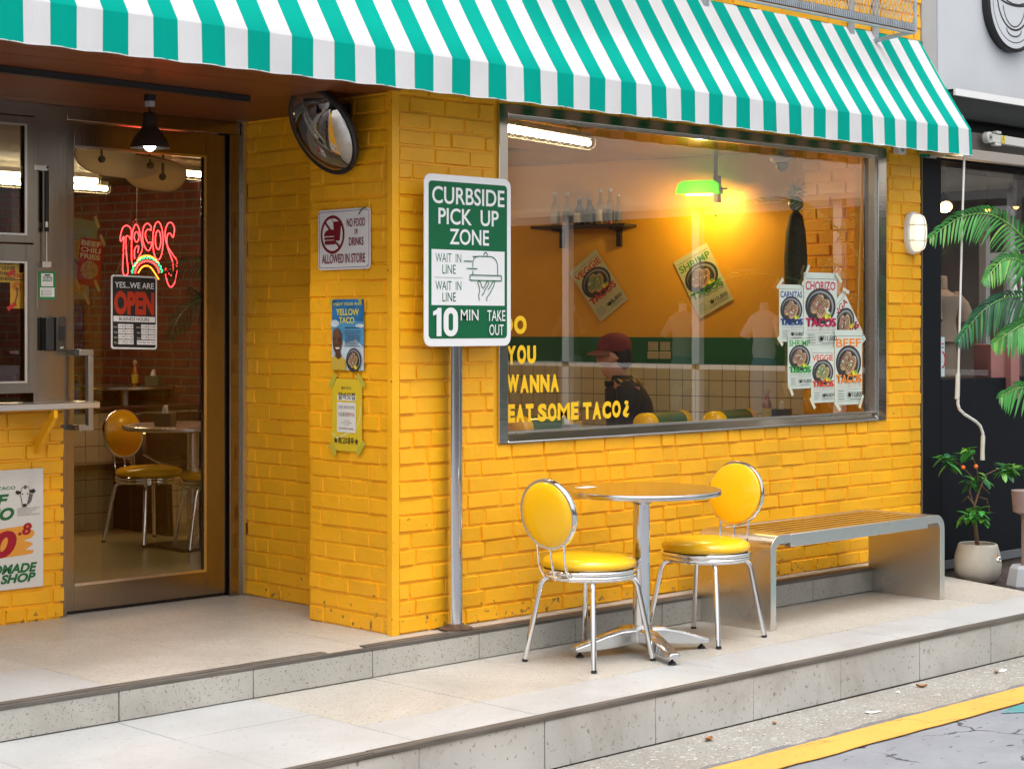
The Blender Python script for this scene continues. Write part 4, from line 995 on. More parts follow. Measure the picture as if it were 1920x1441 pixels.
# track with spot lamp under the soffit
TK = MB(); a, b = at(465, 186, z=2.440), at(0, 130, z=2.440); b = a + (b - a) * 1.6
TK.bar(a + Vector((0, 0, 0)), b, .034, .026); trk = TK.build('light_track', [BLACK], None); tag(trk, 'black light track running along the wooden soffit over the entrance', 'light track')
T = thing('track_lamp', 'lit dark metal bell shaped lamp hanging from the black track over the entrance', 'lamp', (-.821, .612, 2.43)); L0 = Vector((-.821, .612, 0))
c = at(281, 178, z=2.425); L0 = Vector((c.x, c.y, 0))
q = MB(); q.box(c.x - .02, c.x + .02, c.y - .015, c.y + .015, 2.398, 2.426); q.build('adaptor', [BLACK], T)
q = MB(); q.box(c.x - .014, c.x + .014, c.y - .0165, c.y + .0165, 2.375, 2.398); q.build('socket', [GREY], T)
q = MB(); q.tube([(c.x, c.y, 2.40), (c.x, c.y, 2.345)], .006, 8); q.build('stem', [BRONZE], T)
q = MB(); q.lathe([(.006, 2.352), (.024, 2.350), (.030, 2.34), (.031, 2.30), (.036, 2.285), (.055, 2.262), (.074, 2.232), (.083, 2.205), (.0835, 2.200), (.081, 2.2005), (.072, 2.232), (.053, 2.260), (.030, 2.286), (.02, 2.30)], L0, 36); q.build('shade', [BRONZE], T)
q = MB(); q.sphere((c.x, c.y, 2.213), .026, 18); q.build('bulb', [BULB], T)
pl_ = bpy.data.lights.new('lamp_beam', 'SPOT'); pl_.energy = 15; pl_.color = (1, .93, .82); pl_.spot_size = R(135); pl_.spot_blend = .6; pl_.shadow_soft_size = .06
o = bpy.data.objects.new('lamp_beam', pl_); C.objects.link(o); o.parent = T; o.location = Vector((c.x, c.y, 2.18)) - ORIG[T.name]

# serving wall poster, stickers, lock
P = Print((-1.33, 1.391, .282), (1, 0, 0), UZ); Wp, Hp = .443, .530
P.sheet(0, 0, Wp, Hp, mat('poster white', (.70, .68, .64), .6)); g2 = mat('print green', (.01, .14, .035), .6); r2 = mat('print red', (.36, .0, .015), .6); o2 = mat('print orange', (.78, .33, .04), .6)
P.text('YELLOW TACO', .09, .443, .305, .458, g2, .03); P.text('BEEF', .05, .372, .275, .424, g2, .045, .25); P.text('TACO', .06, .308, .300, .364, g2, .045, .25)
br = [(.10, .135), (.38, .150), (.392, .155), (.395, .166), (.352, .170), (.375, .182), (.392, .195), (.376, .203), (.345, .212), (.385, .222), (.400, .238), (.396, .254), (.375, .258), (.39, .27), (.380, .282), (.34, .278), (.10, .262)]
P.poly(br, o2); P.text('10', .10, .142, .312, .262, r2, .05, .22); P.text('.8', .318, .236, .385, .290, r2, .04, .2)
P.text('HANDMADE', .06, .070, .412, .112, g2, .045, .25); P.text('TACO SHOP', .04, .027, .405, .068, g2, .045, .25)
for k in range(4): P.text('AUTHENTIC MEXICAN TACOS WITH', .312, .352 - k * .0095, .425 - .02 * (k % 3), .358 - k * .0095, INKB)
# cow head drawing
P.poly([(.335, .445), (.352, .457), (.370, .448), (.372, .420), (.362, .385), (.356, .364), (.340, .364), (.336, .385), (.328, .420)], MATS['poster white']); P.stroke([(.335, .445), (.352, .457), (.370, .448), (.374, .420), (.366, .385), (.358, .364), (.340, .363), (.336, .385), (.329, .420)], .0025, INK, True)
P.poly([(.330, .432), (.308, .438), (.304, .425), (.318, .418), (.330, .424)], INK); P.poly([(.374, .436), (.396, .440), (.404, .428), (.392, .420), (.376, .424)], INK); P.poly([(.340, .376), (.357, .376), (.357, .362), (.341, .362)], INK); P.poly([(.376, .42), (.39, .415), (.382, .385), (.366, .37), (.364, .385)], INKB); P.ell(.338, .420, .003, .004, INK); P.ell(.363, .420, .003, .004, INK); P.ell(.352, .45, .008, .009, INKB)
tag(P.build('poster', None, (-1.33, 1.391, .282)), 'large white beef taco poster with green lettering and cow head on the low wall', 'poster')
P = Print((-.888, 1.4315, 1.572), (1, 0, 0), UZ); P.sheet(0, 0, .088, .125, mat('event green', (.01, .19, .05), .5)); P.rect(.014, .058, .074, .116, PAPER); P.rect(.008, .010, .080, .052, PAPER); P.rrect(.030, .104, .058, .111, .002, INK)
P.text('영수증리뷰', .022, .091, .068, .102, INK, .03); P.text('EVENT', .021, .078, .069, .089, mat('event ink', (.0, .18, .05), .6), .03); P.text('리뷰를 남겨주세요', .022, .064, .067, .068, r2); P.text('참여 방법 안내', .020, .045, .066, .0485, INK)
for k in range(4): P.rect(.013, .037 - .0072 * k, .020, .0405 - .0072 * k, INK); P.rect(.022, .038 - .0072 * k, .068 - .004 * (k % 2), .0395 - .0072 * k, INKB)
tag(P.build('sticker', None, (-.888, 1.4315, 1.572)), 'green and white event sticker on the steel door post', 'sticker')
T = thing('door_lock', 'black electronic door lock box on the steel post', 'lock', (-.828, 1.432, 1.336))
q = MB(); q.box(-.875, -.832, 1.385, 1.4315, 1.338, 1.490); q.build('side_housing', [mat('dark grey metal', (.05, .05, .05), .35, .6)], T, bevel=.004)
q = MB(); q.box(-.831, -.779, 1.372, 1.4315, 1.336, 1.492); q.build('body', [mat('dark brown metal', (.07, .06, .05), .35, .5)], T, bevel=.004)
q = MB(); q.box(-.820, -.790, 1.3695, 1.3712, 1.385, 1.448); q.build('keypad', [BLACK], T)
P = Print((-.831, 1.3715, 1.336), (1, 0, 0), UZ, lift=.0004); P.text('ADT', .018, .012, .036, .021, WHITE, .02); P.build('marking', T)

# hanging open sign on the door glass
T = thing('hanging_sign', 'black and white open sign with red word and business hours hanging on the door', 'sign', (-.385, 1.438, 1.69))
OW, OH = .250, .346; oo = Vector((-.509, 1.4375, 1.344))
q = MB(); q.prism(rr2(0, 0, OW, OH, .014), lambda p, t: (oo.x + p[0], oo.y + .0025 * t, oo.z + p[1] - .006 * p[0] / OW)); pl = q.build('sign_plate', [SWHITE], T)
P = Print(oo, Vector((1, 0, -.006 / OW)), UZ, lift=.0004); P.rrect(.008, .008, OW - .008, OH - .008, .010, INK)
rd = mat('open red', (.48, .035, .01), .5)
P.text('YES...WE ARE', .020, .286, .232, .314, SWHITE, .012); P.text('OPEN', .016, .160, .234, .272, rd, .055)
P.rect(.012, .128, OW - .012, .154, SWHITE); P.text('BUSINESS HOURS', .042, .133, .206, .149, INK, .012)
for col_, x, days in ((0, .012, ('Mon', 'Tue', 'Wed', 'Thu')), (1, .134, ('Fri', 'Sat', 'Sun'))):
    for i, dname in enumerate(days):
        y = .096 - i * .0245; P.text(dname, x + .001, y + .003, x + .019, y + .010, SWHITE)
        for k in (0, 1):
            xa = x + .024 + k * .042; P.rect(xa, y, xa + .040, y + .021, SWHITE); P.text(('11:00', '21:00')[k], xa + .004, y + .006, xa + .036, y + .016, INK)
P.rect(.134, .022, .240, .043, SWHITE); P.text('Holiday we rest', .139, .027, .234, .038, INK)
P.build('lettering', pl)
q = MB(); hk = Vector((-.392, 1.434, 1.935))
for x, z in ((-.490, 1.679), (-.280, 1.674)): q.tube([(x, 1.434, z), hk], .0012, 5)
q.build('cord', [mat('cord', (.35, .2, .12), .8)], T)
q = MB(); q.sphere(hk + Vector((0, -.002, .008)), .013, 14); q.build('suction_hook', [mat('red plastic', (.5, .03, .02), .25)], T)

# ------------------------------------------------------------------ indoor lights
def caged_tube(label, a, b, group='caged fluorescent lights', drop=.06):
    a, b = Vector(a), Vector(b); T = thing('caged_tube_light', label, 'light', (a + b) / 2, 0, group); d = (b - a).normalized(); sd_ = d.cross(UZ).normalized()
    q = MB(); q.bar(a + UZ * .040, b + UZ * .040, .045, .03); q.build('housing', [mat('cream metal', (.22, .20, .15), .5)], T)
    q = MB(); q.tube([a + UZ * .005, b + UZ * .005], .0165, 12); q.build('tube', [TUBE], T)
    q = MB(); n = max(3, int((b - a).length / .105))
    for i in range(n + 1):
        c = a.lerp(b, i / n); q.tube([c + sd_ * .045 + UZ * .03] + [c + sd_ * .045 * math.cos(R(t)) - UZ * (.032 * math.sin(R(t))) for t in range(20, 161, 20)] + [c - sd_ * .045 + UZ * .03], .0022, 5)
    for o_ in (-.03, .03): q.tube([a + sd_ * o_ - UZ * .028, b + sd_ * o_ - UZ * .028], .0022, 5)
    q.build('wire_cage', [MATS['cream metal']], T); return T


nd = Vector((.97, .244, 0))
e = Vector((1.975, .735, 2.42)); caged_tube('lit caged tube light at the upper left corner inside the shop window', e - nd * 1.15, e)
a = deep(156, 312, 11.0); b = deep(300, 324, 11.5); a.z = b.z = 2.42; caged_tube('lit caged tube light behind the hanging boards, seen through the door', a, a + (b - a) * 1.05)
b2 = deep(392, 331, 11.75); b2.z = 2.42; caged_tube('lit caged tube light at the right edge of the door glass', b2 - (b2 - a).normalized() * .30, b2 + (b2 - a).normalized() * .9)
e = deep(200, 356, 12.9); e.z = 2.42; caged_tube('lit caged tube light at the left edge of the door glass below the boards', e - Vector((1, .1, 0)) * 1.2, e)
e = deep(40, 352, 11.9); e.z = 2.43; caged_tube('lit caged tube light inside the upper sash of the serving window', e - Vector((1, .1, 0)) * 1.2, e + Vector((.6, .06, 0)))

# hanging boards
BRD = mat('cream board', (.85, .76, .55), .35)
_t = BRD.node_tree; _tr = _t.nodes.new('ShaderNodeBsdfTranslucent'); _tr.inputs[0].default_value = (.9, .78, .5, 1); _ms = _t.nodes.new('ShaderNodeMixShader'); _ms.inputs[0].default_value = .55
_t.links.new(_t.nodes['Principled BSDF'].outputs[0], _ms.inputs[1]); _t.links.new(_tr.outputs[0], _ms.inputs[2]); _t.links.new(_ms.outputs[0], _t.nodes['Material Output'].inputs[0]); EDG = mat('red board edge', (.30, .05, .03), .5)


def board(label, p0, p1, wd_, roll):
    p0, p1 = Vector(p0), Vector(p1); T = thing('hanging_board', label, 'board', (p0 + p1) / 2, 0, 'cream boards hung from the ceiling')
    d = p1 - p0; Ln = d.length; d.normalize(); sd_ = d.cross(UZ).normalized(); up = sd_.cross(d); sd_ = (sd_ * math.cos(roll) + up * math.sin(roll)); up = sd_.cross(d)
    out = []
    for k in range(48):
        t = 2 * math.pi * k / 48; x = Ln / 2 * (1 if math.cos(t) >= 0 else -1) * abs(math.cos(t)) ** .62; y = wd_ / 2 * (1 if math.sin(t) >= 0 else -1) * abs(math.sin(t)) ** .8 * (1 - .25 * max(0, math.cos(t)) ** 2); out.append((x, y))
    c = (p0 + p1) / 2; bend = lambda x: .05 * (2 * x / Ln) ** 4
    q = MB(); q.prism(out, lambda p, t: c + d * p[0] + sd_ * p[1] + up * (bend(p[0]) + .012 * t)); q.build('deck', [BRD], T)
    q = MB(); q.tube([c + d * x + sd_ * y + up * (bend(x) + .006) for x, y in out], .004, 6, closed=True); q.build('edge_line', [EDG], T)
    for s_ in (-.26, .26):
        m_ = c + d * (s_ * Ln); q = MB(); q.bar((m_.x, m_.y, 2.52), m_ - up * .01, .022, .003, up=d); q.sphere(m_ - up * .012, .02, 10); q.build('strap', [mat('strap', (.10, .08, .05), .7)], T)


board('long cream board hanging higher, nearer the door top behind the glass', deep(147, 290, 9.6), deep(322, 312, 9.9), .27, R(38))
board('cream board with pointed right end hanging below the long one', deep(210, 318, 10.0), deep(338, 332, 9.8), .27, R(42))

# neon sign
NY = 4.0


def px1(x, y): return at(130 + x / 6.863, 270 + y / 6.863, y=NY)


def smooth(pts, closed=False, k=4):
    P_ = [Vector((*p, 0)) for p in pts]; n = len(P_); o_ = []
    for i in range(n if closed else n - 1):
        p0, p1, p2, p3 = P_[(i - 1) % n] if (closed or i) else P_[0], P_[i], P_[(i + 1) % n], P_[(i + 2) % n] if (closed or i < n - 2) else P_[-1]
        for j in range(k):
            t = j / k; o_.append(.5 * ((2 * p1) + (p2 - p0) * t + (2 * p0 - 5 * p1 + 4 * p2 - p3) * t * t + (3 * p1 - p0 - 3 * p2 + p3) * t ** 3))
    if not closed: o_.append(P_[-1])
    return [(p.x, p.y) for p in o_]


T = thing('neon_sign', 'lit red neon tacos sign with a green and orange taco outline behind the door glass', 'neon sign', px1(1000, 1400))
letters = [([(665, 1250), (655, 1230), (662, 1160), (690, 1075), (740, 1048), (785, 1080), (800, 1140), (788, 1225), (770, 1195), (745, 1182), (728, 1210), (735, 1420), (755, 1660), (690, 1660), (694, 1420), (702, 1200), (685, 1225)], True),
           ([(800, 1400), (805, 1200), (830, 1070), (862, 1036), (895, 1090), (935, 1280), (935, 1370), (880, 1480), (855, 1560), (828, 1565), (805, 1520)], True), ([(865 + 30 * math.cos(R(t)), 1195 + 66 * math.sin(R(t))) for t in range(0, 360, 30)], True), ([(840, 1480), (838, 1370), (868, 1312), (892, 1325), (880, 1400)], False),
           ([(1050, 1110), (1048, 1060), (1010, 1022), (965, 1050), (942, 1140), (948, 1250), (980, 1340), (1020, 1372), (1052, 1320), (1060, 1275), (1040, 1262), (1015, 1272), (985, 1215), (978, 1150), (1000, 1105), (1030, 1100)], True),
           ([(1140 + 66 * math.cos(R(t)), 1245 + 245 * math.sin(R(t))) for t in range(0, 360, 20)], True), ([(1142 + 36 * math.cos(R(t)), 1235 + 122 * math.sin(R(t))) for t in range(0, 360, 24)], True),
           ([(1335, 1200), (1352, 1120), (1345, 1055), (1308, 1010), (1265, 1030), (1236, 1110), (1236, 1220), (1268, 1320), (1330, 1420), (1384, 1500), (1385, 1570), (1378, 1680), (1362, 1770), (1308, 1842), (1262, 1780), (1238, 1660), (1242, 1600), (1270, 1650), (1305, 1692), (1330, 1640), (1332, 1530), (1300, 1430), (1262, 1320), (1255, 1220), (1270, 1155), (1298, 1150), (1318, 1180)], True)]
for pts, cl_ in letters:
    q = MB(); q.tube([px1(*p) for p in smooth(pts, cl_)], .0031, 8, closed=cl_); q.build('letter_tube', [NEONR], T)
for pts, m_, nm in (([(872, 1500), (930, 1450), (995, 1436), (1060, 1450), (1120, 1500), (1140, 1530)], NEONO, 'taco_tube'), ([(885, 1660), (930, 1590), (990, 1566), (1050, 1590), (1100, 1660), (1150, 1740)], NEONO, 'taco_tube')):
    q = MB(); q.tube([px1(*p) for p in smooth(pts)], .0042, 8); q.build(nm, [m_], T)
for m_, r0 in ((NEONG, 1.0), (NEONR, .80)):
    pts = []
    for i in range(25):
        t = R(175 - i * 7.0); rr = r0 * (1 + (.07 if i % 2 else -.03)); pts.append((1000 + 190 * rr * math.cos(t), 1680 - 215 * rr * math.sin(t)))
    q = MB(); q.tube([px1(*p) for p in smooth(pts, k=3)], .0036, 8); q.build('taco_tube', [m_], T)
q = MB(); q.tube([px1(870, 500), px1(866, 1060)], .002, 5); q.tube([px1(640, 1600), px1(866, 1000), px1(1350, 1600)], .0022, 5); q.build('hanging_chain', [MATS['strap']], T)
nl = bpy.data.lights.new('neon_glow', 'POINT'); nl.energy = 3; nl.color = (1, .12, .06); nl.shadow_soft_size = .15
o = bpy.data.objects.new('neon_glow', nl); C.objects.link(o); o.parent = T; o.location = (0, -.10, 0)

# green shaded wall lamp
T = thing('green_lamp', 'lit lamp with a green glass half round shade on the orange inside wall', 'lamp', skew(.95, 2.25))
lc = deep(1311, 358, 11.0)
lu = (-WN * .35 + WU).normalized()
q = MB(); pr = []
ha = .125
sec = []
for s_, rr in ((-ha, .02), (-ha + .004, .045), (-ha + .016, .066), (-ha + .04, .078), (ha - .04, .080), (ha - .012, .068), (ha, .05)):
    sec.append([lc + lu * s_ + WN * (rr * math.cos(R(t))) + UZ * (rr * .95 * math.sin(R(t)) - .012) for t in range(-8, 189, 14)])
n = len(sec[0]); vs = [p for s_ in sec for p in s_]; fs = [(i * n + k, i * n + k + 1, (i + 1) * n + k + 1, (i + 1) * n + k) for i in range(len(sec) - 1) for k in range(n - 1)] + [tuple(range(n)), tuple((len(sec) - 1) * n + k for k in range(n))]
q.add(vs, fs)
gs = bpy.data.materials.new('green lamp glass'); gs.use_nodes = True; MATS['green lamp glass'] = gs
b_ = gs.node_tree.nodes['Principled BSDF']; b_.inputs['Base Color'].default_value = (.12, .55, .02, 1); b_.inputs['Roughness'].default_value = .12; b_.inputs['Emission Color'].default_value = (.22, .85, .02, 1); b_.inputs['Emission Strength'].default_value = .05
_t = gs.node_tree; _tr = _t.nodes.new('ShaderNodeBsdfTranslucent'); _tr.inputs[0].default_value = (.035, .62, .01, 1); _ms = _t.nodes.new('ShaderNodeMixShader'); _ms.inputs[0].default_value = .3
_t.links.new(b_.outputs[0], _ms.inputs[1]); _t.links.new(_tr.outputs[0], _ms.inputs[2]); _t.links.new(_ms.outputs[0], _t.nodes['Material Output'].inputs[0])
q.build('shade', [gs], T)
q = MB(); q.tube([lc - lu * .08 - UZ * .012, lc + lu * .08 - UZ * .012], .016, 10); q.build('bulb', [WARM], T)
q = MB(); wl = lc + lu * .10; q.tube([wl + UZ * .04, (wl.x, wl.y, 2.50)], .012, 10); q.bar(wl - WN * .02 - UZ * .07, wl - WN * .02 + UZ * .09, .03, .05, up=WN); q.tube([wl + UZ * .01, wl + lu * .07 + UZ * .012], .006, 8); q.build('arm', [BRONZE], T)
q = MB(); q.tube([wl - UZ * .03, wl - UZ * .15], .0012, 5); q.sphere(wl - UZ * .152, .006, 8); q.build('pull_chain', [BRONZE], T)
gl = bpy.data.lights.new('green_lamp_light', 'POINT'); gl.energy = 9; gl.color = (1, .66, .2); gl.shadow_soft_size = .03
o = bpy.data.objects.new('green_lamp_light', gl); C.objects.link(o); o.parent = T; o.location = lc - UZ * .055 - ORIG[T.name]

# dome camera
cp = Vector((3.30, .85, 2.5)); T = thing('security_camera', 'white dome security camera on the shop ceiling inside the window', 'camera', cp)
cp = deep(1466, 300, 10.6); cp.z = 0; zt = 2.50
q = MB(); q.lathe([(.03, 2.502), (.034, 2.45), (.070, 2.445), (.074, 2.430), (.064, 2.410), (.048, 2.404)], cp, 28); q.build('base', [GREY], T)
q = MB(); q.sphere(cp + Vector((0, 0, 2.392)), .040, 18); q.build('dome', [mat('smoked dome', (.01, .01, .012), .08)], T)

# shelf with bottles
sL, sR = 1.835, 1.145
T = thing('wall_shelf', 'dark wooden wall shelf with two brackets holding glass bottles inside', 'shelf', skew(1.5, 2.09))
q = MB(); skewbox(q, sR, sL, 2.076, 2.094, .002, .16); q.build('board', [mat('dark stained wood', (.035, .025, .018), .45)], T)
for s_ in (sR + .10, sL - .17): q = MB(); skewbox(q, s_, s_ + .03, 1.955, 2.076, .002, .03); skewbox(q, s_, s_ + .03, 2.06, 2.076, .03, .13); q.build('bracket', [BLACK], T)
BG = glassmat('clear bottle glass', (1, 1, 1), .10, tr=(.80, .84, .80)); BB = mat('dark bottle glass', (.03, .025, .03), .08); LBL = mat('bottle label', (.52, .50, .44), .6, var=.25, vscale=60); LBD = mat('dark bottle label', (.06, .07, .10), .6, var=.3, vscale=60); CAPM = mat('blue grey cap', (.30, .36, .42), .4); CAPD = mat('violet cap', (.14, .10, .22), .4)
for i, (s_, hh, rr, dark, lab) in enumerate(((1.70, .215, .030, 0, 'clear glass bottle with red marked label at the left end of the shelf'), (1.61, .215, .029, 0, 'clear glass bottle with dark square label, second from the left on the shelf'), (1.52, .180, .034, 1, 'short dark bottle with pale label and violet cap, left of the two dark bottles'),
                                             (1.445, .175, .036, 2, 'short dark bottle with a black patterned label in the middle of the shelf'), (1.365, .225, .029, 0, 'tall clear bottle with pale label just right of the dark bottles'), (1.295, .225, .027, 0, 'tall clear bottle with reddish drink in the bottom, second from the right'), (1.235, .190, .022, 0, 'slim clear bottle at the right end of the shelf'))):
    c = skew(s_, 2.0945, .075); T = thing('glass_bottle', lab, 'bottle', c, 0, 'bottles on the wall shelf')
    q = MB(); q.lathe([(.001, 0), (rr * .95, .0), (rr, .006), (rr, hh * .52), (rr * .85, hh * .62), (rr * .42, hh * .74), (rr * .38, hh * .93), (rr * .001, hh * .93)], c, 20); q.build('body', [BB if dark else BG], T)
    q = MB(); q.lathe([(.001, hh * .92), (rr * .46, hh * .92), (rr * .46, hh), (.001, hh)], c, 14); q.build('cap', [CAPD if dark else CAPM], T)
    q = MB(); q.lathe([(rr * 1.015, hh * .10), (rr * 1.02, hh * .11), (rr * 1.02, hh * .42), (rr * 1.015, hh * .43)], c, 20); q.build('label', [LBL if dark == 1 or i in (0, 4) else LBD], T)
    if i == 5: q = MB(); q.lathe([(.001, .004), (rr * .9, .004), (rr * .9, .02), (.001, .02)], c, 16); q.build('drink', [mat('red drink', (.4, .03, .02), .2)], T)

# hanging pineapple on dark ornament by the end wall
hp = deep(1492, 400, 10.55)
PINE = mat('dark woven green', (.022, .035, .018), .7, var=.5, vscale=40, bump=.8, bscale=70); PINL = mat('dusty green leaf', (.05, .11, .06), .55)
T = thing('hanging_ornament', 'tall dark pineapple shaped hanging ornament with leafy top near the end wall', 'ornament', (hp.x, hp.y, 2.27))
q = MB(); bx = (hp.x, hp.y, 0); q.lathe([(.001, 1.56), (.05, 1.57), (.066, 1.68), (.068, 1.85), (.058, 2.0), (.038, 2.09), (.018, 2.115), (.001, 2.116)], bx, 24); q.build('body', [PINE], T)
q = MB(); q.sphere((hp.x, hp.y, 2.16), .045, 20); q.build('ball', [mat('dark globe', (.05, .03, .02), .25)], T)
q = MB(); rn = random.Random(4)
for k in range(34):
    a = rn.uniform(0, 6.28); el = rn.uniform(-.2, 1.3); L_ = rn.uniform(.05, .085); b0 = Vector((hp.x, hp.y, 2.205 + rn.uniform(0, .05))); dd = Vector((math.cos(a) * math.cos(el), math.sin(a) * math.cos(el), math.sin(el))); sd_ = dd.cross(UZ).normalized() * .007
    q.add([b0 - sd_, b0 + sd_, b0 + dd * L_ * .6 + sd_ * .7, b0 + dd * L_ - UZ * .012, b0 + dd * L_ * .6 - sd_ * .7], [(0, 1, 2, 3, 4)])
q.build('leaf_top', [PINL], T)
q = MB(); q.tube([(hp.x, hp.y, 2.25), (hp.x, hp.y, 2.50)], .0012, 5); q.build('string', [BLACK], T)

# dining furniture seen through the glass
FZ = .124


def inside_chair(label, u, v, dep, rz, z=FZ):
    p = deep(u, v, dep); return copy_tree(chair_a, None, label, (p.x, p.y, z), rz)


for o in (inside_chair('yellow vinyl chair indoors in the middle of the door glass, facing out', 280, 880, 11.15, R(-84)), inside_chair('yellow vinyl chair indoors cut by the right edge of the door glass', 402, 880, 10.9, R(160)),
          inside_chair('yellow vinyl chair on the raised floor behind the ledge, right edge of the door glass', 372, 728, 13.9, R(200), .271), inside_chair('yellow vinyl chair behind the ledge at the left edge of the door glass', 143, 728, 13.9, R(-25), .271), inside_chair('yellow vinyl chair whose top shows in the lower serving window pane', 35, 715, 13.2, R(120), .271)):
    o['group'] = 'yellow chairs in the dining room'


def dining_table(label, loc, r_=.36, h_=.735):
    T = thing('dining_table', label, 'table', loc, 0, 'dining tables indoors')
    q = MB(); q.lathe([(.001, h_ - .028), (r_ - .01, h_ - .028), (r_, h_ - .02), (r_, h_ - .004), (r_ - .005, h_), (.001, h_)], n=48); q.build('tabletop', [BSTEEL], T, world=False)
    q = MB(); q.lathe([(.035, .02), (.035, h_ - .03)], n=18); q.build('post', [BSTEEL], T, world=False)
    q = MB(); q.box(-.2, .2, -.2, .2, .001, .02); q.build('base_plate', [mat('dark steel', (.10, .09, .08), .35, .8)], T, world=False); return T


pt = deep(362, 800, 10.9); t1 = dining_table('round steel dining table near the door with a square post in front of the chair', (pt.x, pt.y, FZ), .42)
pt2 = deep(235, 722, 13.6); t2 = dining_table('round steel dining table on the raised floor behind the ledge', (pt2.x, pt2.y, .271), .38)


def napkin_box(label, loc, rz, col):
    T = thing('napkin_box', label, 'napkin box', loc, rz, 'napkin boxes')
    q = MB(); q.box(-.06, .06, -.05, .05, .0005, .075); q.build('box', [col], T, world=False, bevel=.003)
    q = MB(); q.add([(-.035, -.015, .074), (.03, -.01, .074), (.035, .02, .074), (-.03, .015, .074), (-.02, -.012, .115), (.035, -.004, .122), (.038, .012, .12), (-.01, .012, .112)], [(0, 1, 5, 4), (1, 2, 6, 5), (2, 3, 7, 6), (3, 0, 4, 7), (4, 5, 6, 7)]); q.build('napkin', [PAPER], T, world=False)


def sauce(label, loc):
    T = thing('sauce_bottle', label, 'sauce bottle', loc, 0, 'hot sauce bottles')
    q = MB(); q.lathe([(.001, .0005), (.024, .0005), (.026, .004), (.026, .10), (.022, .118), (.013, .132), (.011, .150), (.001, .150)], n=20); bd_ = q.build('body', [mat('amber glass', (.32, .10, .012), .12, coat=.5)], T, world=False)
    q = MB(); q.lathe([(.0265, .018), (.0268, .02), (.0268, .082), (.0265, .084)], n=20); q.build('label', [mat('yellow label', (.62, .42, .04), .6, var=.3, vscale=80)], T, world=False)
    q = MB(); q.lathe([(.0125, .136), (.0135, .138), (.0135, .146), (.0125, .148)], n=16); q.build('neck_band', [mat('red band', (.5, .02, .015), .5)], T, world=False)
    q = MB(); q.lathe([(.001, .150), (.009, .150), (.012, .158), (.016, .168), (.0165, .178), (.012, .187), (.001, .190)], n=16); q.build('stopper', [mat('wood stopper', (.55, .42, .22), .6)], T, world=False)


pb = deep(310, 790, 10.75); napkin_box('dark wooden napkin box on the near dining table by the right door stile', (pb.x, pb.y, FZ + .7355), R(40), mat('box wood', (.07, .04, .025), .5))
pb = deep(288, 715, 13.5); napkin_box('grey green napkin box with a napkin sticking out on the far dining table', (pb.x, pb.y, .271 + .7355), R(40), mat('box grey green', (.10, .10, .06), .5))
pb = deep(253, 718, 13.55); sauce('hot sauce bottle with wooden stopper on the far dining table behind the door', (pb.x, pb.y, .271 + .7355))
# dark red wooden benches against the half wall
for lab, ux_, w_ in (('dark red wooden bench with rounded end left of the indoor chair', 150, .5), ('dark red wooden bench behind the indoor chair and table', 345, .5)):
    p = deep(ux_, 900, 11.75); T = thing('wooden_bench', lab, 'bench', (p.x, p.y, FZ), R(0), 'dark wooden benches')
    for sx in (-w_ / 2, w_ / 2):
        prf = [(.0, .0), (.42, 0), (.42, .06), (.40, .40), (.34, .45), (.12, .50), (.10, .70), (.06, .76), (.0, .77)]
        q = MB(); q.prism(prf, lambda a, t, sx=sx: (sx + .04 * t, .22 - a[0], a[1])); q.build('end_panel', [DWOOD], T, world=False, bevel=.006)
    q = MB(); q.box(-w_ / 2 + .04, w_ / 2, -.19, .20, .40, .44); q.build('seat', [DWOOD], T, world=False)
    q = MB(); q.box(-w_ / 2 + .04, w_ / 2, .17, .21, .44, .76); q.build('backrest', [DWOOD], T, world=False)


# booths by the window
def booth(label, c, rz, grn=VINYLG):
    T = thing('booth_seat', label, 'booth', c, rz, 'booth seats by the window')
    q = MB(); q.box(-.26, .26, -.25, .25, .001, .36); q.build('base', [DWOOD], T, world=False, bevel=.01)
    q = MB(); q.box(-.25, .22, -.25, .25, .361, .46); q.build('seat', [VINYL], T, world=False, bevel=.03)
    q = MB(); q.box(.20, .30, -.25, .25, .361, .76); q.build('backrest', [grn], T, world=False, bevel=.02)
    q = MB(); q.tube([(.25, -.17, .80), (.25, .17, .80)], .062, 20); ro = q.build('back_roll', [grn], T, world=False, ang=60)
    for y in (-1, 1):
        q = MB(); q.tube([(.25, y * .172, .80), (.25, y * .235, .80), (.25, y * .25, .80)], [.0635, .0635, .054], 20); q.build('roll_end', [VINYL], ro, world=False, ang=60)
    return T


bz = math.atan2(-.97, .244)
for lab, u, v in (('booth seat with green and yellow back roll under the last window lettering line', 938, 806), ('booth seat with green and yellow back roll right of the lettering on the window', 1168, 794), ('booth seat with green and yellow back roll left of the hot sauce bottle', 1294, 786)):
    p = deep(u, v, 9.6 + (u - 930) * .0016); booth(lab, (p.x, p.y, FZ), bz)
# window table with sauce and napkins
pw = deep(1462, 790, 10.15); t3 = dining_table('small round dining table just inside the right part of the shop window', (pw.x, pw.y, FZ), .28, .785)
pb = deep(1438, 790, 10.12); sauce('hot sauce bottle with wooden stopper inside the shop window below the menu posters', (pb.x, pb.y, FZ + .7855))
pb = deep(1466, 790, 10.2); napkin_box('grey napkin box beside the hot sauce bottle inside the shop window', (pb.x, pb.y, FZ + .7855), R(30), mat('box slate', (.09, .10, .11), .4))
pw = deep(1070, 800, 9.7); t4 = dining_table('small round dining table behind the yellow lettering inside the window', (pw.x, pw.y, FZ), .30)
pb = deep(1083, 800, 9.75); sauce('hot sauce bottle behind the yellow lettering inside the window', (pb.x, pb.y, FZ + .7355))
pb = deep(1062, 800, 9.6); napkin_box('clear looking napkin box with blue marks behind the yellow lettering', (pb.x, pb.y, FZ + .7355), R(20), mat('box pale', (.40, .42, .42), .3))
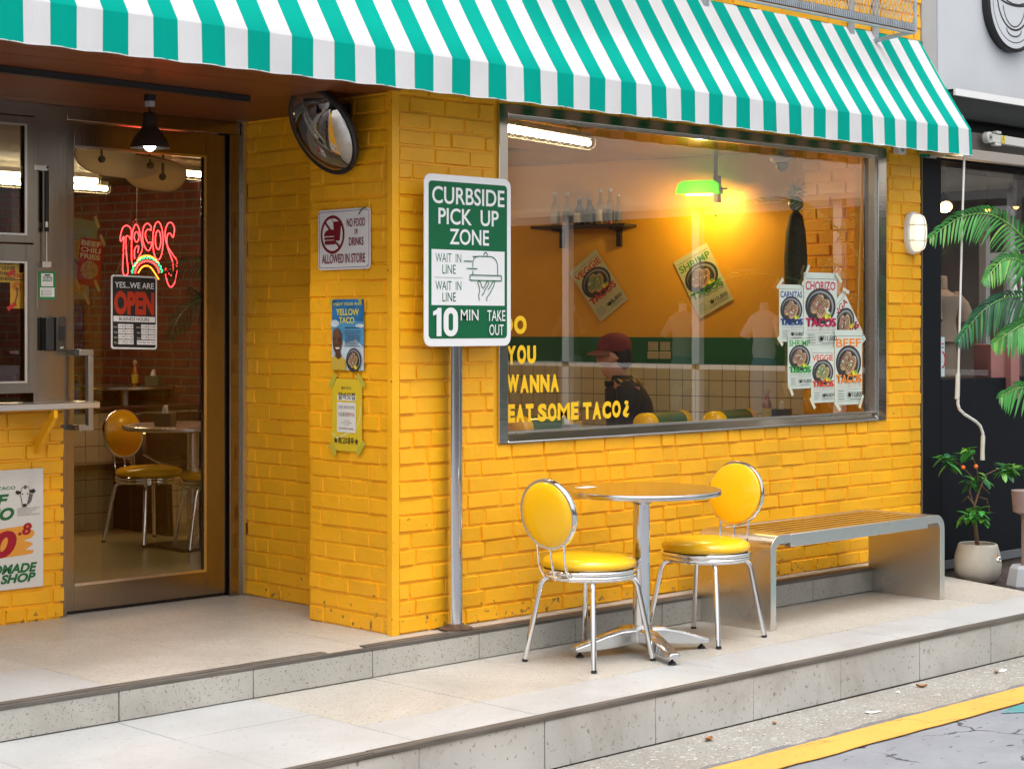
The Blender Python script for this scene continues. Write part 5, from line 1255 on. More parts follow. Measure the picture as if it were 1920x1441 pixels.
# small posters on the red brick wall
for (u, v, wd_, hd_, ang, mtl, lines_, lab) in ((172, 492, .20, .36, .22, mat('print crimson', (.33, .012, .012), .6), ('BEEF', 'CHILI', 'FRIES'), 'tilted red beef chili fries poster on the red brick wall'), (152, 455, .26, .36, .3, mat('olive paper', (.20, .19, .10), .6), (), 'tilted dull green poster beside the red poster on the brick wall'), (148, 525, .20, .3, .05, mat('dull grey paper', (.24, .19, .15), .6), (), 'pale grey food poster below the green poster on the brick wall')):
    n_ = Vector((.97, .244)); r_ = (u - 960) / FPX; dd = Vector((cc + r_ * ss, ss - r_ * cc)); k = n_.dot(Vector((3.8, .68)) - Vector((CAM.x, CAM.y))) / n_.dot(dd)
    p = deep(u, v, k) + WN * (.02 if lines_ else .012)
    U = WU * math.cos(ang) - UZ * math.sin(ang) * .6; V = UZ * math.cos(ang) + WU * math.sin(ang) * .6
    wd_ *= 1.25; P = Print(p - U * wd_ / 2 - V * hd_ / 2, U, V); P.sheet(0, 0, wd_, hd_, mtl)
    for i, s_ in enumerate(lines_): P.text(s_, .06 * wd_, hd_ * (.84 - i * .14), .9 * wd_, hd_ * (.95 - i * .14), MATS['cream paper'], .03)
    P.ell(wd_ * .5, hd_ * .33, wd_ * .38, hd_ * .2, mat('fries print', (.42, .22, .06), .7, var=.5, vscale=50))
    for a, b in ((.95, 1.0), (.9, .02), (.05, .0)): P.stroke([(a * wd_ - .03, b * hd_ + .04), (a * wd_ + .03, b * hd_ - .04)], .03, mat('kraft tape', (.42, .28, .12), .6))
    tag(P.build('wall_poster', None, p), lab, 'poster', 'posters on the red brick wall')
# papers on the lower serving window
P = Print(at(-40, 528, y=1.428), (1, 0, 0), UZ); P.sheet(0, 0, .195, .10, mat('yellow notice paper', (.62, .38, .02), .6))
for i, s_ in enumerate(('PLEASE', "DON'T LEAVE", 'YOUR THINGS', 'UNATTENDED')): P.text(s_, .03, .079 - i * .024, .175, .095 - i * .024, INK, .03)
tag(P.build('notice', None, at(-40, 528, y=1.428)), 'yellow notice about unattended things inside the lower serving window', 'notice')
o_ = at(19, 578, y=1.4275); P = Print(o_, (1, 0, 0), UZ); P.sheet(0, 0, .135, .16, mat('amber poster paper', (.66, .34, .02), .6)); P.text('YELLOW', .012, .138, .128, .154, mat('hot red ink', (.5, .02, .01), .6), .03); P.rect(.016, .126, .10, .130, INK)
for a in range(0, 360, 24): P.stroke([(.035 + .010 * math.cos(R(a)), .098 + .008 * math.sin(R(a))), (.035 + .026 * math.cos(R(a)), .098 + .022 * math.sin(R(a)))], .0028, MATS['hot red ink'])
P.stroke([(.03, .095), (.034, .06), (.022, .03), (.028, .012)], .004, INK); P.stroke([(.075, .07), (.078, .092), (.09, .098), (.103, .092), (.103, .07), (.09, .054), (.078, .06), (.075, .07)], .003, INK); P.stroke([(.06, .03), (.075, .05), (.09, .035), (.105, .05), (.118, .03)], .003, INK)
for a, b in ((.0, .15), (.0, .0)): P.stroke([(a - .016, b - .004), (a + .022, b + .02)], .018, MATS['hot red ink'])
tag(P.build('poster', None, o_), 'amber poster with red sun rays and a line drawing inside the serving window', 'poster')
P = None


# ------------------------------------------------------------------ palms
def frond(name, parent, pts, wmax, mats, seed, n=34, droop=.35, plane=None, lw=.0068):
    """pinnate frond: curved midrib with two rows of narrow folded leaflets"""
    rn = random.Random(seed); pts = [Vector(p) for p in pts]
    def cr_(t):
        f_ = t * (len(pts) - 1); i = min(int(f_), len(pts) - 2); u = f_ - i
        p0, p1, p2, p3 = pts[max(i - 1, 0)], pts[i], pts[i + 1], pts[min(i + 2, len(pts) - 1)]
        return .5 * ((2 * p1) + (p2 - p0) * u + (2 * p0 - 5 * p1 + 4 * p2 - p3) * u * u + (3 * p1 - p0 - 3 * p2 + p3) * u ** 3)
    q = MB(); q.tube([cr_(i / 24) for i in range(25)], [.0065 * (1 - i / 26) + .001 for i in range(25)], 6, mi=0)
    view = Vector(plane) if plane else Vector((.69, .72, 0))
    for i in range(n):
        t = .12 + .87 * i / (n - 1); p = cr_(t); d = (cr_(min(t + .02, 1)) - cr_(max(t - .02, 0))).normalized()
        sd_ = d.cross(view).normalized(); ln = wmax * (math.sin(math.pi * min(1, .18 + t * .80)) ** .7) * rn.uniform(.9, 1.08)
        for sg in (1, -1):
            base = p; out = (sd_ * sg * .85 + d * (.55 + .5 * t) + view * rn.uniform(-.35, .35) + UZ * (.15 if sd_.z * sg > 0 else 0)).normalized()
            wv = view.cross(out).normalized(); wd_ = lw * rn.uniform(.85, 1.2); prev = None; vs = []; m_ = 5
            for k in range(m_ + 1):
                s_ = k / m_; c = base + out * ln * s_ - UZ * (droop * ln * s_ * s_) + d * .0
                ww = wd_ * (math.sin(math.pi * (.12 + .86 * s_)) ** .6) * (1 if s_ < .99 else .2)
                vs += [c - wv * ww + view * .0022 * (1 - s_), c, c + wv * ww + view * .0022 * (1 - s_)]
            fs = []
            for k in range(m_):
                a = 3 * k; fs += [(a, a + 1, a + 4, a + 3), (a + 1, a + 2, a + 5, a + 4)]
            q.add(vs, fs, 1 if rn.random() > (.25 if t > .75 else .08) else 2)
    return q.build(name, mats, parent, ang=60)


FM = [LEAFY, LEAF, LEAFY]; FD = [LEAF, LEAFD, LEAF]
pb_ = deep(2010, 1060, 10.55); PB = Vector((pb_.x, pb_.y, -.03))
T = thing('palm_tree', 'potted palm with arching green fronds in front of the dark neighbouring shop', 'palm', PB)
hub = deep(2000, 600, 10.55)
q = MB(); q.lathe([(.12, 0), (.16, .02), (.19, .22), (.20, .36), (.185, .36), (.17, .33), (.001, .33)], PB, 28); q.build('pot', [GREY], T)
q = MB(); q.tube([PB + UZ * .32, PB.lerp(hub, .5) + Vector((.02, .0, 0)), hub], [.035, .03, .022], 10); q.build('trunk', [BARK], T)
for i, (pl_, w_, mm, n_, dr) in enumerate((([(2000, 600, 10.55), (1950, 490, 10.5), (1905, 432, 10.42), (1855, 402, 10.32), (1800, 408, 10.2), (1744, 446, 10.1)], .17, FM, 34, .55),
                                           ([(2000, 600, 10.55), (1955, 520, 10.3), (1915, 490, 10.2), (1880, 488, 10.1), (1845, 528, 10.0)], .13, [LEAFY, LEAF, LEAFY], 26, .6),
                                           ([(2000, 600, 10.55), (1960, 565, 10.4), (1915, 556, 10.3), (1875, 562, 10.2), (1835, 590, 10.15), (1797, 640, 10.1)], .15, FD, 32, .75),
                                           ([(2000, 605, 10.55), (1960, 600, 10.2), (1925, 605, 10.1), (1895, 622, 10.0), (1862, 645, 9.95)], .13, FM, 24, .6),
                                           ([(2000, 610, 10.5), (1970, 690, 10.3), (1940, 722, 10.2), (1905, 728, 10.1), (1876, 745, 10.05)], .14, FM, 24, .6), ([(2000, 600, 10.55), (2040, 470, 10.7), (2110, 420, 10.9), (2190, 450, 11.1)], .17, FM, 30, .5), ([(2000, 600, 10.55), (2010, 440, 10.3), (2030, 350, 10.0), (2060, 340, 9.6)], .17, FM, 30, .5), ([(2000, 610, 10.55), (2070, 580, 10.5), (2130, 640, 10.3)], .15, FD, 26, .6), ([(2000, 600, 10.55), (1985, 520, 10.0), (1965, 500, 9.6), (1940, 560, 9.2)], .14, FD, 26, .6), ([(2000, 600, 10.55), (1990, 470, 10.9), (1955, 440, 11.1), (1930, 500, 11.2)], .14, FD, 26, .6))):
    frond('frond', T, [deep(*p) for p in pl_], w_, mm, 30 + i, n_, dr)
# indoor palm right of the door
IH = deep(425, 560, 10.2); T = thing('indoor_palm', 'dark green potted palm behind the right edge of the door glass', 'palm', (IH.x, IH.y, FZ))
q = MB(); q.lathe([(.10, 0.001), (.14, .02), (.16, .30), (.145, .30), (.001, .27)], (IH.x, IH.y, FZ), 24); q.build('pot', [BLACK], T)
q = MB(); q.tube([(IH.x, IH.y, FZ + .26), IH], [.03, .018], 8); q.build('trunk', [BARK], T)
ID = [LEAFD, mat('dark palm leaf', (.012, .05, .02), .5), LEAFD]  # darkest green is this palm's own leaf colour
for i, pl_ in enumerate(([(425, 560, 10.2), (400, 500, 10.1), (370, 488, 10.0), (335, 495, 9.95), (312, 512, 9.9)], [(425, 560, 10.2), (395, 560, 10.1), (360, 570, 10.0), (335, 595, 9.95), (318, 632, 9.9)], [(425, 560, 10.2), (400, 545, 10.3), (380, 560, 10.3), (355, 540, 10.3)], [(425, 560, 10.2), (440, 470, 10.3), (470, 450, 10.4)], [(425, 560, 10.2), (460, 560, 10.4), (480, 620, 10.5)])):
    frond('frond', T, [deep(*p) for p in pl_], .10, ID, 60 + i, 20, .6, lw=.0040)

# small fruit tree in a round pot
PC = Vector((4.215, -.245, -.034)); T = thing('potted_tree', 'small orange fruit tree with glossy leaves in a round cream pot', 'plant', PC)
q = MB(); q.lathe([(.001, .0), (.085, .0), (.108, .012), (.130, .055), (.136, .10), (.131, .15), (.118, .20), (.110, .222), (.105, .226), (.100, .222), (.104, .20), (.001, .195)], PC, 40); q.build('pot', [POTM], T)
q = MB(); q.lathe([(.001, .201), (.098, .199), (.099, .192), (.001, .19)], PC, 24); q.build('soil', [SOIL], T)
q = MB(); tp_ = lambda u, v, dd=0: deep(u, v, 10.45 + dd)
q.tube([PC + UZ * .19, tp_(1828, 975), tp_(1827, 945)], [.013, .010, .008], 8)
for br_ in ([(1827, 950), (1818, 920), (1824, 895), (1800, 870), (1778, 858)], [(1827, 950), (1838, 915), (1848, 890), (1868, 880), (1890, 876)], [(1827, 945), (1835, 915), (1832, 880), (1822, 850)], [(1830, 930), (1850, 935), (1856, 960)], [(1826, 945), (1815, 930), (1805, 940)], [(1840, 910), (1856, 925)]):
    q.tube([tp_(u, v, random.uniform(-.06, .06)) for u, v in br_], [.0045 - .0025 * k / len(br_) for k in range(len(br_))], 6)
q.build('trunk', [BARK], T)
rn = random.Random(17); LF = [LEAF, mat('bright leaf', (.13, .38, .04), .3, var=.3, vscale=12), LEAFD]
for ci, (u, v, ru, rv, n_) in enumerate(((1776, 862, 20, 22, 30), (1818, 848, 20, 14, 18), (1890, 880, 24, 18, 36), (1822, 905, 16, 10, 14), (1828, 965, 30, 22, 50), (1845, 900, 12, 14, 10))):
    q = MB()
    for k in range(n_):
        a = rn.uniform(0, 6.28); rr = rn.uniform(.05, 1) ** .6; c = tp_(u + ru * .62 * rr * math.cos(a), v + rv * .62 * rr * math.sin(a), rn.uniform(-.10, .10))
        az = rn.uniform(0, 6.28); el = rn.uniform(-.9, .6); dd = Vector((math.cos(az) * math.cos(el), math.sin(az) * math.cos(el), math.sin(el))); sd_ = dd.cross(UZ).normalized(); nn = sd_.cross(dd); L_ = rn.uniform(.052, .088); W_ = L_ * rn.uniform(.22, .29); vs = []; fs = []
        for j in range(6):
            s_ = j / 5; ww = W_ * (math.sin(math.pi * (.03 + .95 * s_)) ** .8); cx = c + dd * L_ * s_ - UZ * L_ * .18 * s_ * s_
            vs += [cx - sd_ * ww + nn * ww * .28, cx, cx + sd_ * ww + nn * ww * .28]
        for j in range(5): b0 = 3 * j; fs += [(b0, b0 + 1, b0 + 4, b0 + 3), (b0 + 1, b0 + 2, b0 + 5, b0 + 4)]
        q.add(vs, fs, rn.choice((0, 0, 1, 1, 2)))
    q.build('leaf_cluster', LF, T, ang=60)
for u, v in ((1806, 876), (1830, 874)):
    q = MB(); q.sphere(tp_(u, v, -.08), .0125, 16); q.build('fruit', [mat('orange fruit', (.80, .16, .01), .35)], T)
q = MB(); c = tp_(1871, 1047, -.13); rn2 = random.Random(3)
q.sphere(c, .018, 8); q.v = [tuple(Vector(p) + Vector((rn2.uniform(-.005, .005), rn2.uniform(-.005, .005), rn2.uniform(-.006, .006)))) for p in q.v]; o = q.build('foil_ball', [CHROME], None, ang=5); tag(o, 'crumpled silver foil stuck to the side of the cream plant pot', 'foil')
# grey planter at the right edge
pp = deep(1925, 1085, 10.2); T = thing('planter_stand', 'grey faceted planter stand with a brown pot cut by the right edge', 'planter', (pp.x, pp.y, -.034)); z0_ = -.034
q = MB(); q.lathe([(.10, 0), (.115, .03), (.095, .125), (.085, .14), (.001, .14)], (pp.x, pp.y, z0_), 8); q.build('base', [mat('pale grey stone', (.36, .38, .41), .7)], T, ang=10)
q = MB(); q.lathe([(.03, .14), (.03, .42), (.075, .44), (.085, .56), (.08, .56), (.001, .55)], (pp.x, pp.y, z0_), 20); q.build('pot', [mat('taupe pot', (.26, .19, .18), .7)], T)

# ------------------------------------------------------------------ neighbouring shop
NB = thing('neighbour_shop', 'dark fronted shop next door with pale fascia above its window', 'building', (4.0, 0, 0))
FASC = mat('pale grey fascia', (.56, .58, .61), .5, var=.05, vscale=3); PIL = mat('grey pilaster', (.42, .41, .40), .6, var=.08)
q = MB(); q.box(3.997, 4.15, -.012, .3, 2.43, 4.6, 1); q.box(4.15, 9, -.02, .3, 2.72, 4.6, 0); q.build('fascia', [FASC, PIL], NB, bevel=.003)
q = MB(); q.box(4.002, 4.197, -.010, .3, -.03, 2.43); q.box(4.197, 9, -.012, .1, .068, 1.133); q.box(4.197, 9, .02, .3, 2.43, 2.70); q.build('wall', [BLACKP], NB)
q = MB(); q.box(3.995, 4.003, -.012, .0, .0, 3.1); q.build('joint_strip', [mat('brown seal', (.16, .12, .08), .8)], NB)
q = MB(); q.box(4.197, 9, -.022, .1, .018, .0675, 0); q.box(4.197, 9, -.005, .1, -.034, .0178, 1); q.build('plinth', [mat('slate plinth', (.12, .135, .15), .6), mat('brown plinth', (.11, .09, .075), .85, var=.3, vscale=8)], NB)
q = MB(); q.box(4.197, 9, .030, .036, 1.134, 2.43); q.build('window', [glassmat('neighbour glass', (1, 1, 1), .0)], NB)
q = MB(); q.box(4.03, 9, -.20, -.02, 2.795, 2.812, 0); q.box(4.03, 9, -.215, -.20, 2.775, 2.814, 1); q.prism([(-.20, 2.795), (-.02, 2.795), (-.02, 2.68), (-.06, 2.68)], lambda p, t: (4.03 + 5 * t, p[0], p[1]), 2); q.build('hood', [BLACKP, WHITE, mat('hood underside', (.06, .065, .065), .6)], NB)
AWN = thing('folded_awning', 'beige folded awning box with white jointed arm under the neighbouring fascia', 'awning', (4.1, -.12, 2.5))
q = MB(); q.box(4.0, 9, -.16, -.10, 2.425, 2.485, 0); q.box(4.0, 9, -.10, -.02, 2.46, 2.475, 0); q.box(4.0, 9, -.09, -.02, 2.475, 2.60, 1); q.build('case', [mat('beige metal', (.34, .30, .265), .55), mat('taupe metal', (.13, .115, .10), .6)], AWN, bevel=.003)
pj = at(1852, 258, y=-.14); q = MB()
q.tube([pj + Vector((0, -.02, 0)), pj + Vector((0, .02, 0))], .034, 20); q.bar(pj, pj + Vector((.20, 0, -.006)), .028, .05); q.bar(pj + Vector((.12, -.004, -.004)), pj + Vector((1.6, -.01, -.025)), .03, .052)
q.box(pj.x + .06, pj.x + .12, pj.y - .02, pj.y + .02, pj.z - .045, pj.z - .03); q.box(pj.x + .08, pj.x + .13, pj.y - .015, pj.y + .02, pj.z + .028, pj.z + .045); q.build('arm', [mat('off white metal', (.58, .57, .53), .4)], AWN, bevel=.004)
q = MB(); q.lathe([(.010, -.0215), (.022, -.0215), (.022, -.0205), (.010, -.0205)], n=20, M=Matrix.Translation(pj) @ Matrix.Rotation(R(-90), 4, 'X')); q.tube([pj + Vector((.0, -.0225, 0)), pj + Vector((0, -.0205, 0))], .009, 12, mi=1); q.build('joint_ring', [GREY, BLACK], AWN)
ps = pj + Vector((.125, -.0215, -.026)); P = Print(ps, UX, UZ); P.sheet(0, 0, .036, .046, mat('label yellow', (.75, .60, .05), .5)); P.text('L', .009, .018, .024, .042, INK, .05); P.text('1.5', .006, .005, .03, .013, MATS['red ink'], .02); P.build('label', AWN)
# round bowl emblem
T = thing('round_sign', 'round white sign with black rim and line drawn bowl on the pale fascia', 'sign', (4.9, -.05, 3.4))
rc = Vector((4.915, -.022, 3.425)); rs = .295
M = Matrix.Translation(rc) @ Matrix.Rotation(R(90), 4, 'X')
q = MB(); q.lathe([(.001, 0), (rs, 0), (rs, .045), (rs - .016, .05), (rs - .018, .042), (.001, .042)], n=72, M=M); q.build('rim', [BLACK], T)
P = Print(rc + Vector((0, -.0425, 0)), UX, UZ, lift=.0006); P.ell(0, 0, .272, .272, FASC, 64); circ = lambda cx, cy, rx, ry, a0, a1, n=40: [(cx + rx * math.cos(R(a0 + (a1 - a0) * k / n)), cy + ry * math.sin(R(a0 + (a1 - a0) * k / n))) for k in range(n + 1)]
P.stroke(circ(0, 0, .238, .238, 0, 360), .006, INK)
P.stroke(circ(0, .04, .19, .20, 180, 360), .013, INK); P.stroke(circ(0, .045, .19, .055, 180, 360), .013, INK); P.stroke(circ(0, .02, .13, .16, 195, 345), .008, INK)
P.stroke([((.02 + .0042 * k) * math.cos(k * .42) * 1.3, .075 + (.014 + .0024 * k) * math.sin(k * .42)) for k in range(34)], .009, INK)
P.stroke(circ(0, -.155, .085, .045, 180, 360), .008, INK); P.build('emblem', T)
# inside the neighbouring shop
q = MB(); q.box(4.2, 9, 1.7, 1.8, 0, 2.7, 0); q.box(4.2, 9, .1, 1.8, -.02, 0, 1); q.box(4.2, 9, .1, 1.8, 2.62, 2.7, 1); q.box(4.2, 4.22, .1, 1.8, 0, 2.7, 1); q.box(4.9, 4.95, .5, 1.7, 0, 2.62, 1)
q.build('inside_wall', [mat('taupe wall', (.20, .145, .11), .8, var=.15), mat('deep brown wall', (.03, .02, .016), .7)], NB)
q = MB(); p0, p1 = deep(1846, 420, 11.6), deep(1892, 420, 11.7)
for p in (p0, p1): q.bar((p.x, p.y, 0), (p.x, p.y, 2.2), .05, .05)
a, b = deep(1846, 482, 11.6), deep(1892, 480, 11.7); q.bar(a, b, .04, .05); a, b = deep(1846, 395, 11.6), deep(1892, 393, 11.7); q.bar(a, b, .04, .05)
q.build('inner_door_frame', [GREY], NB)
PINKB = mat('dusty pink card', (.30, .13, .12), .7, var=.2)
for k, (u0, u1, v0, lab) in enumerate(((1842, 1868, 645, 'dusty pink display box, the left one inside the neighbouring window'), (1876, 1892, 650, 'dusty pink display box, the right one inside the neighbouring window'))):
    a, b = deep(u0, 712, 11.2), deep(u1, 712, 11.25); zt_ = deep(u0, v0, 11.2).z
    q = MB(); q.bar((a.x, a.y, zt_ - .16), (b.x, b.y, zt_ - .16), .16, .32); T = q.build('display_box', [PINKB], None, bevel=.004); tag(T, lab, 'box', 'pink display boxes')
q = MB(); a = deep(1835, 720, 11.2); q.box(4.25, 5.9, .35, .9, .95, 1.09, 0); tag(q.build('display_shelf', [mat('dark display', (.05, .035, .03), .5)], None), 'low dark display shelf behind the neighbouring window glass', 'shelf')
# dress form
dp = deep(1768, 600, 10.95); T = thing('dress_form', 'dress form in a cream blouse and pleated skirt behind the neighbouring window', 'mannequin', (dp.x, dp.y, 0))
CRM = mat('cream cloth', (.20, .15, .11), .85, var=.1, vscale=8)
zc = lambda v: deep(1768, v, 10.95).z
q = MB(); q.lathe([(.04, 0), (.02, .02), (.02, 1.0)], (dp.x, dp.y, 0), 14); q.build('stand', [BLACK], T)
q = MB(); q.lathe([(.02, zc(705)), (.105, zc(705)), (.10, zc(680)), (.085, zc(642)), (.08, zc(641)), (.02, zc(640))], (dp.x, dp.y, 0), 26, sx=1.1, sy=.8); q.build('skirt', [CRM], T)
q = MB(); q.lathe([(.08, zc(644)), (.115, zc(640)), (.09, zc(615)), (.085, zc(600)), (.10, zc(580)), (.115, zc(562)), (.11, zc(555)), (.06, zc(548)), (.032, zc(543)), (.03, zc(520)), (.02, zc(517))], (dp.x, dp.y, 0), 26, sx=1.15, sy=.75)
for sx in (-1, 1): q.tube([(dp.x + sx * .10, dp.y, zc(555)), (dp.x + sx * .155, dp.y - .02, zc(575)), (dp.x + sx * .175, dp.y - .03, zc(600))], [.05, .06, .07], 12)
q.build('blouse', [CRM], T)
sp_ = deep(1772, 386, 10.9); T = thing('ceiling_spot', 'lit warm spot lamp inside the neighbouring shop window near its top left', 'lamp', sp_)
dS = Vector((-.5, -.5, -.6)).normalized(); q = MB(); q.tube([sp_ - dS * .09, sp_ - dS * .03, sp_ + dS * .012], [.03, .042, .046], 20); q.tube([sp_ - dS * .06, (sp_.x, sp_.y, 2.62)], .008, 8); q.build('housing', [BLACK], T)
q = MB(); q.tube([sp_ + dS * .0125, sp_ + dS * .016], .038, 20); q.build('lens', [WARM], T)
for k, (u, v, lab) in enumerate(((1852, 393, 'small lit orange pendant behind the top palm frond in the neighbouring shop'), (1905, 388, 'small lit orange pendant at the right edge behind the palm in the neighbouring shop'))):
    p = deep(u, v, 11.4); T = thing('pendant_lamp', lab, 'lamp', p, 0, 'orange pendants next door'); q = MB(); q.lathe([(.012, .04), (.04, .0), (.036, .0), (.01, .03)], p, 18); q.tube([p + UZ * .03, (p.x, p.y, 2.62)], .004, 6); q.build('shade', [BRONZE], T); q = MB(); q.sphere(p + UZ * .004, .018, 12); q.build('bulb', [mat('amber bulb', (1, .5, .1), .5, emit=5, ecol=(1, .36, .06))], T)
nl = bpy.data.lights.new('spot_light', 'POINT'); nl.energy = 3; nl.color = (1, .62, .3); nl.shadow_soft_size = .05
o = bpy.data.objects.new('spot_light', nl); C.objects.link(o); o.parent = bpy.data.objects['ceiling_spot']; o.location = dS * .06
# glass writing and sticker
P = Print(at(1896, 570, y=.0293), UX, UZ, lift=.0004); P.text('시', 0, 0, .13, .20, WHITE, .012); P.text('작', .16, 0, .30, .20, WHITE, .012); P.stroke(circ(.02, .26, .10, .10, 0, 360), .004, WHITE); P.text('NV', -.02, .24, .06, .29, WHITE)
tag(P.build('glass_lettering', None, at(1896, 570, y=.0293)), 'white handwritten lettering and ring on the neighbouring window at the right edge', 'lettering')
P = Print(at(1764, 706, y=.0293), UX, UZ, lift=.0004); P.sheet(0, 0, .04, .235, mat('pale sticker', (.55, .66, .70), .5)); P.stroke(circ(.016, .10, .026, .045, -100, 100), .012, MATS['red ink']); P.rect(.008, .19, .03, .20, MATS['red ink']); P.rect(.008, .17, .03, .178, SGREEN)
tag(P.build('sticker', None, at(1764, 706, y=.0293)), 'narrow pale sticker with red ring at the left edge of the neighbouring window', 'sticker')

# ------------------------------------------------------------------ the other side of the street (seen in glass, mirror and chrome)
OPP = thing('corner_shop', 'white fronted clothes shop at the corner across the street, seen reflected in the glass', 'building', (9.5, -6, -.2))
WHF = mat('white fascia', (.72, .67, .58), .5, var=.05); DKI = mat('dim shop inside', (.10, .085, .075), .8, var=.3, vscale=2)
q = MB(); q.box(9.5, 10, -18, -2.6, 2.73, 4.3, 0); q.box(9.44, 9.5, -18, -2.6, 2.68, 2.74, 0); q.box(9.5, 10, -18, -2.6, -.2, .35, 1); q.box(12, 12.2, -18, -2.6, -.2, 2.8, 2); q.box(9.5, 12, -18, -2.6, 4.3, 4.5, 1); q.box(9.6, 12, -18, -2.6, .30, .36, 2); q.build('wall', [WHF, GREY, DKI], OPP)
q = MB()
for y in (-16, -12.5, -9.9, -8.2, -6.3, -4.5, -2.6): q.box(9.48, 9.56, y - .05, y + .05, .35, 2.73)
q.box(9.48, 9.56, -18, -2.6, 1.0, 1.05); q.build('window_frame', [WHITE], OPP)
q = MB(); q.box(9.2, 9.3, -9.6, -9.15, 2.3, 4.0, 0); P = Print((9.199, -9.2, 2.4), (0, -1, 0), UZ); q.build('blade_sign', [WHF], OPP)
P.text('O', .06, .8, .3, 1.25, MATS['mustard print'], .05); P.ell(.18, .45, .12, .2, MATS['mustard print']); P.build('blade_lettering', OPP)
for k, (y, tc_, bc_) in enumerate(((-9.1, (.14, .11, .09), (.30, .33, .34)), (-7.35, (.40, .36, .30), (.16, .24, .24)), (-6.2, (.7, .68, .66), (.18, .28, .42)))):
    T = thing('shop_mannequin', ('headless mannequin in a dark top across the street, farthest from the corner', 'headless mannequin in a dull cream top and green skirt across the street', 'headless mannequin in a white blouse and blue jeans across the street')[k], 'mannequin', (10.5, y, .10), 0, 'mannequins in the clothes shop across the street')
    c = (10.5, y, .10); q = MB(); q.lathe([(.14, .3), (.17, .7), (.15, .95), (.12, 1.02)], c, 18, sx=.7); q.build('lower_garment', [mat('lower cloth %d' % k if False else 'cloth ' + 'abcde'[k] + ' low', bc_, .85)], T)
    q = MB(); q.lathe([(.13, 1.0), (.15, 1.08), (.13, 1.2), (.17, 1.38), (.18, 1.45), (.10, 1.50), (.05, 1.52)], c, 18, sx=.65)
    for sg in (-1, 1): q.tube([(10.5, y + sg * .13, 1.54), (10.5, y + sg * .20, 1.44), (10.48, y + sg * .25, 1.33)], [.05, .055, .062], 12)
    q.build('upper_garment', [mat('cloth ' + 'abcde'[k] + ' top', tc_, .85)], T); q = MB(); q.lathe([(.05, 1.50), (.045, 1.60), (.001, 1.605)], c, 14); q.build('neck', [WHF], T)
    q = MB(); q.lathe([(.12, 0.0), (.12, .02), (.015, .03), (.015, .35)], c, 14); q.build('stand', [GREY], T)
ST = thing('street_building', 'pale plastered building on the far side of the street behind the viewer', 'building', (0, -12, -.2))
q = MB(); q.box(-22, 6.2, -13.5, -13, -.2, 3.1); q.build('wall', [mat('pale plaster', (.50, .48, .45), .8, var=.12, vscale=1.5)], ST)
for i in range(7):
    x = -19 + i * 3.6; q = MB(); q.box(x, x + 2.4, -13.0, -12.93, .3, 2.3); wn = q.build('window', [mat('dark window', (.04, .05, .06), .08)], ST); q = MB()
    for xx in (x - .06, x + 1.17, x + 2.4): q.box(xx, xx + .06, -13, -12.90, .24, 2.36)
    q.box(x, x + 2.4, -13, -12.90, 2.3, 2.36); q.box(x, x + 2.4, -13, -12.88, .24, .3); q.build('frame', [GREY], wn)
# shrub row by the corner shop
for i, (y, hh, lab) in enumerate(((-9.3, 1.5, 'pointed evergreen shrub in front of the shop across the street, the taller one'), (-8.55, 1.25, 'pointed evergreen shrub in front of the shop across the street, the shorter one'))):
    T = thing('shrub', lab, 'shrub', (8.7, y, -.2), 0, 'shrubs across the street'); rn = random.Random(i); q = MB()
    for k in range(900):
        t = rn.random() ** .8; a = rn.uniform(0, 6.28); rr = (1 - t) * .40 * rn.uniform(.5, 1.05) + .03; c = Vector((8.7 + rr * math.cos(a), y + rr * math.sin(a), .1 + t * hh)); d = Vector((rn.uniform(-1, 1), rn.uniform(-1, 1), rn.uniform(-.3, 1))).normalized(); s_ = d.cross(UZ).normalized() * .02
        q.add([c - s_, c + s_, c + d * .09], [(0, 1, 2)], rn.randint(0, 1))
    q.build('foliage', [LEAFD, LEAF], T); q = MB(); q.tube([(8.7, y, -.2), (8.7, y, .5)], .03, 8); q.build('stem', [BARK], T); q = MB(); q.lathe([(.001, 0), (.2, 0), (.24, .32), (.22, .32), (.001, .30)], (8.7, y, -.198), 20); q.build('pot', [GREY], T)

# ------------------------------------------------------------------ seated person inside
PH = deep(1150, 668, 10.75); Fd = Vector((-ss, cc, 0)).normalized(); Sd = Vector((-Fd.y, Fd.x, 0))      # facing direction, left side
# Sd points to the person's left
T = thing('person', 'person in a maroon cap and dark jacket sitting in profile inside the window', 'person', (PH.x, PH.y, FZ))
BV = []; BE = []; BR = []


def jt(f_, l_, z_, r_, par=None):
    BV.append(Vector((PH.x, PH.y, 0)) + Fd * f_ + Sd * l_ + UZ * (FZ + z_)); BR.append(r_ if isinstance(r_, tuple) else (r_, r_))
    if par is not None: BE.append((par, len(BV) - 1))
    return len(BV) - 1


